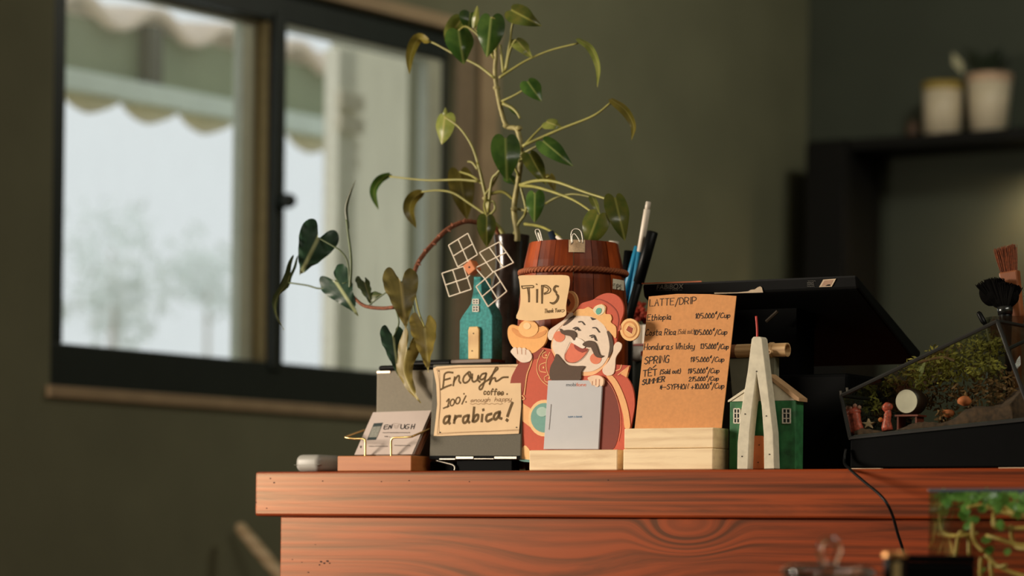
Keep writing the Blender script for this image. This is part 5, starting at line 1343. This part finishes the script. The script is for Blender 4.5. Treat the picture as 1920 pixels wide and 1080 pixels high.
lid = obj('lid', MB().lathe(jc, [(0, zl), (.02, zl), (.034, zl - .001), (.0395, zl - .004), (.0405, zl - .009), (.036, zl - .010), (.02, zl - .007), (0, zl - .006)], 40), G_f, e, smooth=True)
ko = at(1556, 1055, D1)
obj('knob', MB().tube(catmull([at(x, y, D1 + dz) for x, y, dz in ((1546, 1058, 0), (1540, 1044, 0), (1537, 1028, 0), (1543, 1016, 0), (1556, 1012, 0), (1569, 1017, 0), (1573, 1030, 0), (1569, 1044, 0), (1563, 1058, 0))], 5), .0032, 12), G_f, lid, smooth=True)
D2 = 2.52
jc = at(1677, 1080, D2); jc.z = TZ + .0005
e = thing('small_jar', 'small black jar with a gold lid in front of the counter', 'jar', jc)
z1_ = at(1677, 1045, D2).z - jc.z; z2_ = at(1677, 1034, D2).z - jc.z
obj('body', MB().lathe(jc, [(0, 0), (.0095, 0), (.0095, z1_), (0, z1_)], 28), plain('glossy_black', srgb(14, 15, 15), 0.15), e)
obj('lid', MB().lathe(jc, [(0.0, z1_ + .0002), (.0108, z1_ + .0002), (.0108, z2_ - .0015), (.0095, z2_), (0, z2_)], 28), plain('gold_lid', srgb(206, 150, 92), 0.35, 0.7), e)
obj('band', MB().lathe(jc, [(.0096, z1_ - .03), (.0098, z1_ - .03), (.0098, z1_ - .004), (.0096, z1_ - .004)], 28, EZ, (-1.9, -1.2), V((1, 0, 0))), plain('gold_print', srgb(190, 170, 120), 0.4, 0.5), e)
D3 = 2.58
p0 = at(1690, 1080, D3); p1 = at(1829, 1080, D3)
zt = at(1760, 1040, D3).z
e = thing('black_tin', 'plain black box-shaped tin standing beside the small gold-lidded jar', 'tin', V(((p0.x + p1.x)/2, D3, TZ)))
obj('body', MB().hexa([V((x, y, z)) for z in (TZ + .0005, zt - .008) for x, y in ((p0.x, D3), (p1.x, D3), (p1.x, D3 + .05), (p0.x, D3 + .05))]), M_black2, e, bevel=.002)
obj('lid', MB().hexa([V((x, y, z)) for z in (zt - .0078, zt) for x, y in ((p0.x - .0006, D3 - .0006), (p1.x + .0006, D3 - .0006), (p1.x + .0006, D3 + .0506), (p0.x - .0006, D3 + .0506))]), M_black2, e, bevel=.002)
# glass tank with trailing water plants
D4 = 2.92; yw = R(38)
tx_ = V((math.cos(yw), -math.sin(yw), 0)); ty_ = V((math.sin(yw), math.cos(yw), 0))
TO = at(1742, 917, D4); TH_ = TO.z - TZ
TO0 = V((TO.x, TO.y, TZ + .0005))
def GF(a, b, h): return TO0 + tx_*a + ty_*b + EZ*h
TWd, TDp = 0.20, 0.13
e = thing('plant_tank', 'small glass tank with green trailing water plants in front of the counter', 'tank', GF(TWd/2, TDp/2, 0))
G_k = glass('tank_glass', (0.9, 0.93, 0.91), 0.03, gloss=0.3)
for (a0, a1, b0, b1) in ((0, TWd, 0, .003), (0, TWd, TDp - .003, TDp), (0, .003, .0032, TDp - .0032), (TWd - .003, TWd, .0032, TDp - .0032)):
    obj('pane', MB().box(a0, a1, b0, b1, .003, TH_ - .004, GF), G_k, e)
obj('bottom_pane', MB().box(0, TWd, 0, TDp, 0, .003, GF), G_k, e)
rm = MB()
for (a0, a1, b0, b1) in ((-.001, TWd + .001, -.001, .004), (-.001, TWd + .001, TDp - .004, TDp + .001), (-.001, .004, .004, TDp - .004), (TWd - .004, TWd + .001, .004, TDp - .004)): rm.box(a0, a1, b0, b1, TH_ - .0035, TH_, GF)
obj('rim', rm, plain('blue_black_rim', srgb(46, 60, 70), 0.35), e, bevel=.0008)
M_st = plain('yellow_stem', srgb(186, 158, 76), 0.5, vary=0.15); M_gl = leafmat('water_leaves', srgb(92, 142, 64), srgb(140, 186, 92), srgb(170, 200, 120), 0.35, 0.3)
TKP = Plane(GF(0, .05, 0), tx_, EZ)
for q in ([(1768, 935), (1764, 960), (1762, 985), (1772, 1000), (1800, 1005), (1830, 1000)], [(1790, 1048), (1795, 1020), (1804, 998), (1812, 1010), (1818, 1040)], [(1815, 952), (1840, 948), (1870, 958), (1905, 966), (1935, 972)], [(1866, 932), (1880, 950), (1900, 962), (1935, 968)], [(1824, 980), (1826, 1005), (1832, 1022), (1845, 1034)],
          [(1862, 962), (1866, 985), (1880, 990), (1935, 990)], [(1850, 1004), (1875, 1010), (1900, 1020), (1935, 1024)], [(1898, 985), (1896, 1010), (1904, 1026), (1935, 1030)], [(1850, 1040), (1870, 1060), (1900, 1075), (1935, 1085)], [(1842, 1045), (1840, 1065), (1838, 1100)], [(1856, 1045), (1860, 1065), (1862, 1100)], [(1890, 1060), (1870, 1062), (1850, 1046)]):
    obj('stem', MB().tube(catmull([TKP.p(x, y, random.uniform(-.004, .004)) for x, y in q], 5), .0019, 7), M_st, e, smooth=True)
def wleaf(px, py, r, d):
    c = TKP.p(px, py, d); nn = V((random.gauss(-.2, .5), -1, random.gauss(.5, .5))).normalized(); e1 = nn.orthogonal().normalized(); e2 = nn.cross(e1); m = MB()
    m.v.append(c - nn*r*.15); m.attr.append(0.5)
    for k in range(10):
        an = k*2*math.pi/10; m.v.append(c + (e1*math.cos(an) + e2*math.sin(an)*.85)*r*(0.8 if k == 0 else 1)); m.attr.append(0.5)
    for k in range(10): m.f.append((0, 1 + k, 1 + (k+1) % 10))
    obj('leaf', m, M_gl, e, smooth=True, recalc=False)
for k in range(46): wleaf(random.uniform(1772, 1935), 925 + abs(random.gauss(6, 15)), random.uniform(.004, .008), random.uniform(-.05, .03))
for x, y in ((1800, 965), (1806, 955), (1812, 940), (1815, 985), (1820, 975), (1880, 985), (1895, 962), (1912, 965), (1848, 1012), (1850, 1032), (1897, 1035), (1840, 1070), (1935, 985), (1905, 950)): wleaf(x, y, random.uniform(.004, .0075), random.uniform(-.01, .01))

# ================================================================== THE POTTED PLANT
VB = 0.272
vc = C(ab(957, 700, VB)[0], VB, 0.0); kv = vc.y / F
def hv(y): return ab(957, y, VB)[1]
plant = thing('potted_plant', 'tall heart-leaved plant with trailing vine in a dark brown glazed vase', 'plant', vc)
M_vase = plain('dark_brown_glaze', srgb(44, 32, 26), 0.18, vary=0.4, scale=60)
vp = [(0, 880), (30, 880), (34, 860), (38, 800), (41, 720), (42, 640), (41, 580), (37, 540), (31, 512), (29.5, 500), (30, 480), (32, 455), (34, 444), (33, 441.5), (31, 442), (29, 455), (27, 500), (33, 560), (0, 600)]
m = MB().lathe(vc, [(r*kv, max(hv(y), 0.0005)) for r, y in vp], 40); obj('pot', m, M_vase, plant, smooth=True)
obj('soil', MB().lathe(vc, [(0, hv(452)), (28*kv, hv(452))], 20), plain('dark_soil', srgb(46, 36, 28)), plant)
L_g = leafmat('heart_leaf_green', srgb(58, 92, 36), srgb(86, 120, 48), srgb(140, 156, 84), 0.30, 0.28)
L_l = leafmat('heart_leaf_pale', srgb(122, 134, 58), srgb(158, 164, 84), srgb(190, 186, 110), 0.40, 0.32)
L_o = leafmat('heart_leaf_olive', srgb(112, 104, 40), srgb(142, 128, 56), srgb(160, 150, 80), 0.40, 0.35)
L_m = leafmat('heart_leaf_mottled', srgb(78, 96, 38), srgb(110, 110, 44), srgb(150, 150, 74), 0.3, 0.25, srgb(112, 76, 34))
V_d = leafmat('arrow_leaf_dark', srgb(34, 62, 46), srgb(46, 78, 54), srgb(168, 176, 128), 0.22, 0.45)
V_m = leafmat('arrow_leaf_mid', srgb(58, 70, 40), srgb(76, 88, 50), srgb(120, 120, 80), 0.25, 0.45)
V_o = leafmat('arrow_leaf_olive', srgb(126, 116, 58), srgb(152, 138, 74), srgb(176, 160, 100), 0.35, 0.45)
V_y = leafmat('arrow_leaf_yellow', srgb(158, 140, 64), srgb(186, 164, 84), srgb(196, 180, 110), 0.4, 0.45)
PL_B = 0.245
def pp(px, py, off=0.0): return cplane(PL_B + off).p(px, py)
HEART = [(.015, .015), (.13, -.09), (.28, -.11), (.42, -.02), (.495, .16), (.485, .36), (.39, .58), (.24, .78), (.10, .92), (0, 1)]
ARROW = [(.015, .015), (.06, -.09), (.14, -.24), (.27, -.33), (.41, -.27), (.48, -.08), (.44, .12), (.35, .34), (.21, .62), (.075, .85), (0, 1)]
LANCE = [(.01, .0), (.12, -.03), (.28, .02), (.42, .14), (.50, .32), (.46, .52), (.33, .72), (.16, .89), (0, 1)]
def leaf(base, tip, wpx, mat, off=0.0, turn=0.0, via=(), kind=None, fold=0.22, curl=0.15, tipoff=0.0, wave=0.0):
    kind = kind or HEART
    pts = [base] + list(via) + [tip]; n = len(pts)
    P = [pp(x, y, off + tipoff * i / (n - 1)) for i, (x, y) in enumerate(pts)]
    if n == 2:
        L0 = (P[1] - P[0]).length; vw = (CAM - P[0]).normalized()
        P = [P[0], (P[0] + P[1]) / 2 + vw * L0 * curl, P[1]]
    mid = catmull(P, 8)
    d = [0.0]
    for a, b in zip(mid, mid[1:]): d.append(d[-1] + (b - a).length)
    Lm = d[-1]
    def cen(f):
        if f < 0: return mid[0] + (mid[0] - mid[1]).normalized() * (-f * Lm)
        s_ = Lm * min(f, 1.0); k = 0
        while k < len(d) - 2 and d[k+1] < s_: k += 1
        return mid[k].lerp(mid[k+1], (s_ - d[k]) / max(d[k+1] - d[k], 1e-9))
    def axes(f):
        f = max(0.0, min(1.0, f))
        c = cen(f); T = (cen(min(f + .06, 1)) - cen(max(f - .06, 0))).normalized(); vw = (CAM - c).normalized()
        S0 = T.cross(vw); S0 = S0.normalized() if S0.length > .05 else EX.copy()
        N0 = S0.cross(T); return T, S0*math.cos(tn) + N0*math.sin(tn), N0*math.cos(tn) - S0*math.sin(tn)
    tn = R(turn); W = wpx * P[0].y / F / max(math.cos(tn), .45)
    ol = catmull([V((x, y, 0)) for x, y in kind], 3); K = len(ol) - 1; NV = 4
    m = MB()
    for k, o in enumerate(ol):
        u = k / K
        for side in (-1, 1):
            for j in range(NV + 1):
                v = j / NV; al = u + (o.y - u) * v; x = o.x * v * side * W
                T, S, N = axes(al)
                wob = wave * W * math.sin(al * 19 + side * 2) * v * v
                m.v.append(cen(al) + S * x - N * (abs(x) * fold * (0.4 + 0.6 * v)) + N * wob); m.attr.append(min(1.0, abs(o.x * v) * 2 + (0 if j else 0)))
    r = 2 * (NV + 1)
    for k in range(K):
        for side in (0, 1):
            for j in range(NV):
                a = k*r + side*(NV+1) + j; m.f.append((a, a+1, a+r+1, a+r) if side else (a, a+r, a+r+1, a+1))
    return obj('leaf', m, mat, plant, smooth=True, recalc=False)
M_petl = plain('petiole_green', srgb(150, 146, 76), 0.45, vary=0.15); M_stem = plain('stem_tan', srgb(158, 148, 94), 0.6, vary=0.25, scale=120, bump=.3); M_bark = plain('reddish_vine_bark', srgb(130, 74, 46), 0.75, vary=0.35, scale=200, bump=.4); M_vine = plain('vine_green', srgb(86, 100, 62), 0.5, vary=0.2)
def tw(name, pts, r0, r1, mat, off=0.0, off1=None):
    off1 = off if off1 is None else off1; n = len(pts)
    q = catmull([pp(x, y, off + (off1 - off) * i / (n - 1)) for i, (x, y) in enumerate(pts)], 6)
    return obj(name, MB().tube(q, [r0 + (r1 - r0) * i / (len(q) - 1) for i in range(len(q))], 8), mat, plant, smooth=True)
# main stems
st1 = [(970, 452), (970, 438), (964, 391), (972, 338), (977, 288), (970, 244), (950, 236), (939, 204), (931, 164), (928, 133), (930, 100), (926, 84)]
tw('stem', st1, .0040, .0024, M_stem, .012, 0)
tw('stem', [(944, 136), (941, 110), (938, 84)], .0022, .0014, M_petl, 0)
tw('stem', [(950, 452), (938, 430), (920, 408), (911, 369), (902, 329), (896, 307)], .0030, .0018, M_petl, .01, 0)
tw('stem', [(960, 450), (972, 420), (986, 395), (976, 350), (972, 338)], .0022, .0014, M_petl, .01)
for x, y in ((949, 236), (931, 165), (972, 300), (911, 372), (973, 240), (964, 392)):
    obj('node', MB().blob(pp(x, y, .004), .0048, .004, .0034, 2, .12), M_stem, plant, smooth=True)
PT_ = .0013
def pet(pts, off=0.0, off1=None, r=PT_, mat=None): tw('petiole', pts, r*1.35, r*0.85, mat or M_petl, off, off1)
leaf((958, 18), (1016, 49), 40, L_m, .00, 20, curl=.25); pet([(947, 133), (956, 80), (960, 50), (966, 26), (960, 19)])
leaf((860, 57), (870, 121), 53, L_g, -.01, 12, fold=.3); pet([(927, 110), (900, 70), (875, 50), (860, 57)], .0, -.01)
leaf((921, 32), (913, 108), 52, L_g, -.012, -14, fold=.25); pet([(930, 95), (936, 60), (930, 38), (921, 32)], 0, -.012)
leaf((882, 24), (878, 56), 38, L_g, .01, 20); leaf((888, 52), (895, 10), 13, L_l, .004, 30, kind=LANCE); pet([(927, 90), (905, 75), (889, 50)], 0, .006)
leaf((864, 38), (834, 78), 34, L_l, .016, 25); pet([(925, 100), (890, 60), (866, 40)], .005, .016)
leaf((802, 76), (767, 140), 20, L_o, -.005, 35, [(783, 74), (770, 104)], kind=LANCE); pet([(927, 146), (895, 122), (855, 103), (820, 84), (802, 76)])
leaf((968, 74), (999, 109), 26, L_l, .006, 30, curl=.3); pet([(949, 130), (955, 100), (963, 80), (968, 74)])
leaf((1084, 73), (1120, 165), 13, L_l, .012, 50, [(1108, 90), (1122, 126)], kind=LANCE); pet([(936, 146), (960, 130), (990, 112), (1033, 94), (1084, 81)], 0, .012)
leaf((989, 152), (1016, 190), 36, L_g, -.002, 18); pet([(941, 190), (966, 178), (989, 164)])
pet([(943, 194), (960, 202), (970, 212), (975, 222)], 0, r=.0018); leaf((955, 197), (976, 220), 10, L_g, .004, 40, kind=LANCE)
leaf((1024, 228), (1055, 239), 24, L_l, .01, 35, curl=.35); pet([(984, 272), (1004, 250), (1023, 231)], 0, .01)
leaf((1146, 186), (1184, 264), 17, L_o, .01, 45, [(1172, 206), (1188, 236)], kind=LANCE); pet([(980, 274), (1015, 258), (1056, 240), (1113, 217), (1146, 192)], 0, .01, .0016)
leaf((834, 217), (828, 271), 36, L_l, .0, -38, curl=.1); leaf((834, 222), (835, 201), 9, L_l, .002, 20, kind=LANCE); pet([(897, 308), (884, 272), (862, 240), (834, 219)])
leaf((948, 259), (951, 340), 56, L_g, -.03, 8, fold=.18); pet([(973, 330), (955, 290), (948, 259)], 0, -.028)
leaf((1018, 264), (1075, 312), 36, L_g, -.01, 22, curl=.2); pet([(972, 292), (995, 280), (1018, 268)], 0, -.01)
leaf((993, 288), (1025, 347), 34, L_m, -.012, 25); pet([(972, 302), (985, 294), (993, 290)], 0, -.012)
leaf((1031, 328), (1041, 359), 17, L_o, .015, 20); pet([(976, 347), (1005, 338), (1031, 330)], .01)
leaf((952, 330), (966, 346), 20, L_g, .006, 30)
leaf((731, 327), (710, 394), 16, L_g, .0, 45, [(711, 340), (701, 362)], kind=LANCE); pet([(898, 340), (860, 337), (800, 338), (731, 331)])
leaf((791, 360), (781, 428), 24, L_o, -.006, 30, [(773, 375), (768, 398)], kind=LANCE); pet([(912, 403), (880, 381), (850, 362), (820, 357), (791, 360)], 0, -.006)
leaf((862, 322), (876, 412), 48, L_o, .03, 15, fold=.1); pet([(905, 345), (885, 330), (862, 322)], .01, .03)
leaf((913, 406), (913, 464), 36, L_m, -.05, 10, fold=.3); pet([(911, 372), (908, 388), (913, 406)], 0, -.05)
leaf((1003, 362), (1002, 418), 36, L_g, -.03, -14); pet([(984, 402), (992, 378), (1002, 362)], 0, -.03)
leaf((1122, 402), (1100, 462), 50, L_m, -.08, -16, fold=.2); pet([(976, 348), (1010, 352), (1073, 374), (1122, 406)], 0, -.078, .0016)
leaf((1153, 370), (1172, 452), 44, L_m, -.06, 22, fold=.18); pet([(975, 347), (1005, 339), (1042, 341), (1096, 360), (1150, 377)], 0, -.06, .0017)
leaf((1111, 370), (1125, 403), 14, L_l, -.01, 40); pet([(1024, 381), (1045, 370), (1075, 364), (1111, 370)], 0, -.01); pet([(972, 392), (1000, 396), (1024, 381)], .01, 0)
pet([(915, 398), (922, 340), (932, 325), (948, 308)], 0, -.01, .0016); pet([(909, 366), (925, 345), (936, 322)], 0); pet([(920, 363), (944, 360), (965, 376)], .0, .012, .0018); pet([(918, 404), (928, 392), (925, 378), (919, 380)], -.004)
pet([(896, 318), (886, 305), (877, 303)], 0); pet([(984, 420), (1010, 424), (1030, 432), (1052, 446)], 0, -.06, .0016)
# trailing arrow-leaved vine
VO = -.16
tw('vine_stem', [(945, 452), (925, 425), (893, 417), (869, 416), (838, 431), (811, 458), (793, 479), (780, 502), (770, 540), (756, 566), (741, 576)], .0034, .0026, M_bark, .02, VO)
for x, y, dx, dy, f in ((869, 416, 3, -7, .35), (850, 424, -4, -6, .45), (826, 443, -6, -3, .55), (812, 456, 6, 3, .6), (800, 470, -6, -2, .7), (840, 430, 5, 4, .5), (788, 488, -6, 2, .75), (784, 494, 5, 3, .8)):
    o_ = .02 + (VO - .02) * f
    obj('root_nub', MB().tube([pp(x, y, o_), pp(x + dx, y + dy, o_)], [.0022, .0007], 6), M_bark, plant)
tw('vine_stem', [(741, 576), (715, 578), (685, 574), (668, 562), (655, 546)], .0025, .002, M_bark, VO)
tw('vine_stem', [(655, 546), (658, 515), (658, 480), (653, 440), (650, 412)], .002, .0015, M_vine, VO)
leaf((653, 428), (668, 336), 7, V_m, VO, 20, [(648, 392), (656, 362)], kind=LANCE, fold=.5)
AR = dict(kind=ARROW, wave=.05)
leaf((597, 446), (562, 516), 78, V_d, VO - .01, 6, fold=.12, **AR); tw('petiole', [(655, 530), (652, 492), (640, 472), (622, 460), (597, 446)], .0012, .001, M_vine, VO, VO - .008)
leaf((543, 516), (533, 618), 17, V_m, VO, 48, [(536, 535), (517, 560), (518, 590)], kind=ARROW, wave=.05); tw('petiole', [(650, 530), (604, 541), (575, 535), (541, 530)], .0012, .001, M_vine, VO)
leaf((628, 526), (672, 593), 66, V_d, VO, -12, fold=.12, **AR); tw('petiole', [(655, 548), (642, 536), (628, 526)], .001, .0008, M_vine, VO)
leaf((684, 530), (698, 575), 26, V_m, VO + .01, 35, fold=.4, **AR); leaf((690, 556), (718, 552), 18, V_m, VO + .01, 30, kind=LANCE); tw('petiole', [(690, 574), (700, 566), (725, 548), (733, 552)], .001, .001, M_vine, VO)
leaf((752, 528), (761, 618), 70, V_o, VO - .025, 8, fold=.2, **AR); tw('petiole', [(741, 576), (738, 556), (752, 528)], .0012, .001, M_vine, VO, VO - .025)
leaf((738, 632), (747, 707), 48, V_d, -.176, 16, fold=.3, **AR); tw('petiole', [(741, 576), (748, 605), (738, 632)], .001, .001, M_vine, VO, -.176)
leaf((764, 655), (789, 756), 42, V_y, -.182, -20, [(757, 690), (770, 728)], fold=.3, **AR); tw('petiole', [(770, 545), (780, 600), (778, 640), (764, 655)], .0012, .001, M_vine, VO, -.182)
leaf((796, 613), (803, 698), 52, V_y, -.174, 22, fold=.3, **AR); tw('petiole', [(775, 530), (784, 580), (796, 613)], .0012, .001, M_petl, VO, -.176)

# drop the scaffolding values nobody needs in the saved scene
bpy.context.view_layer.update()
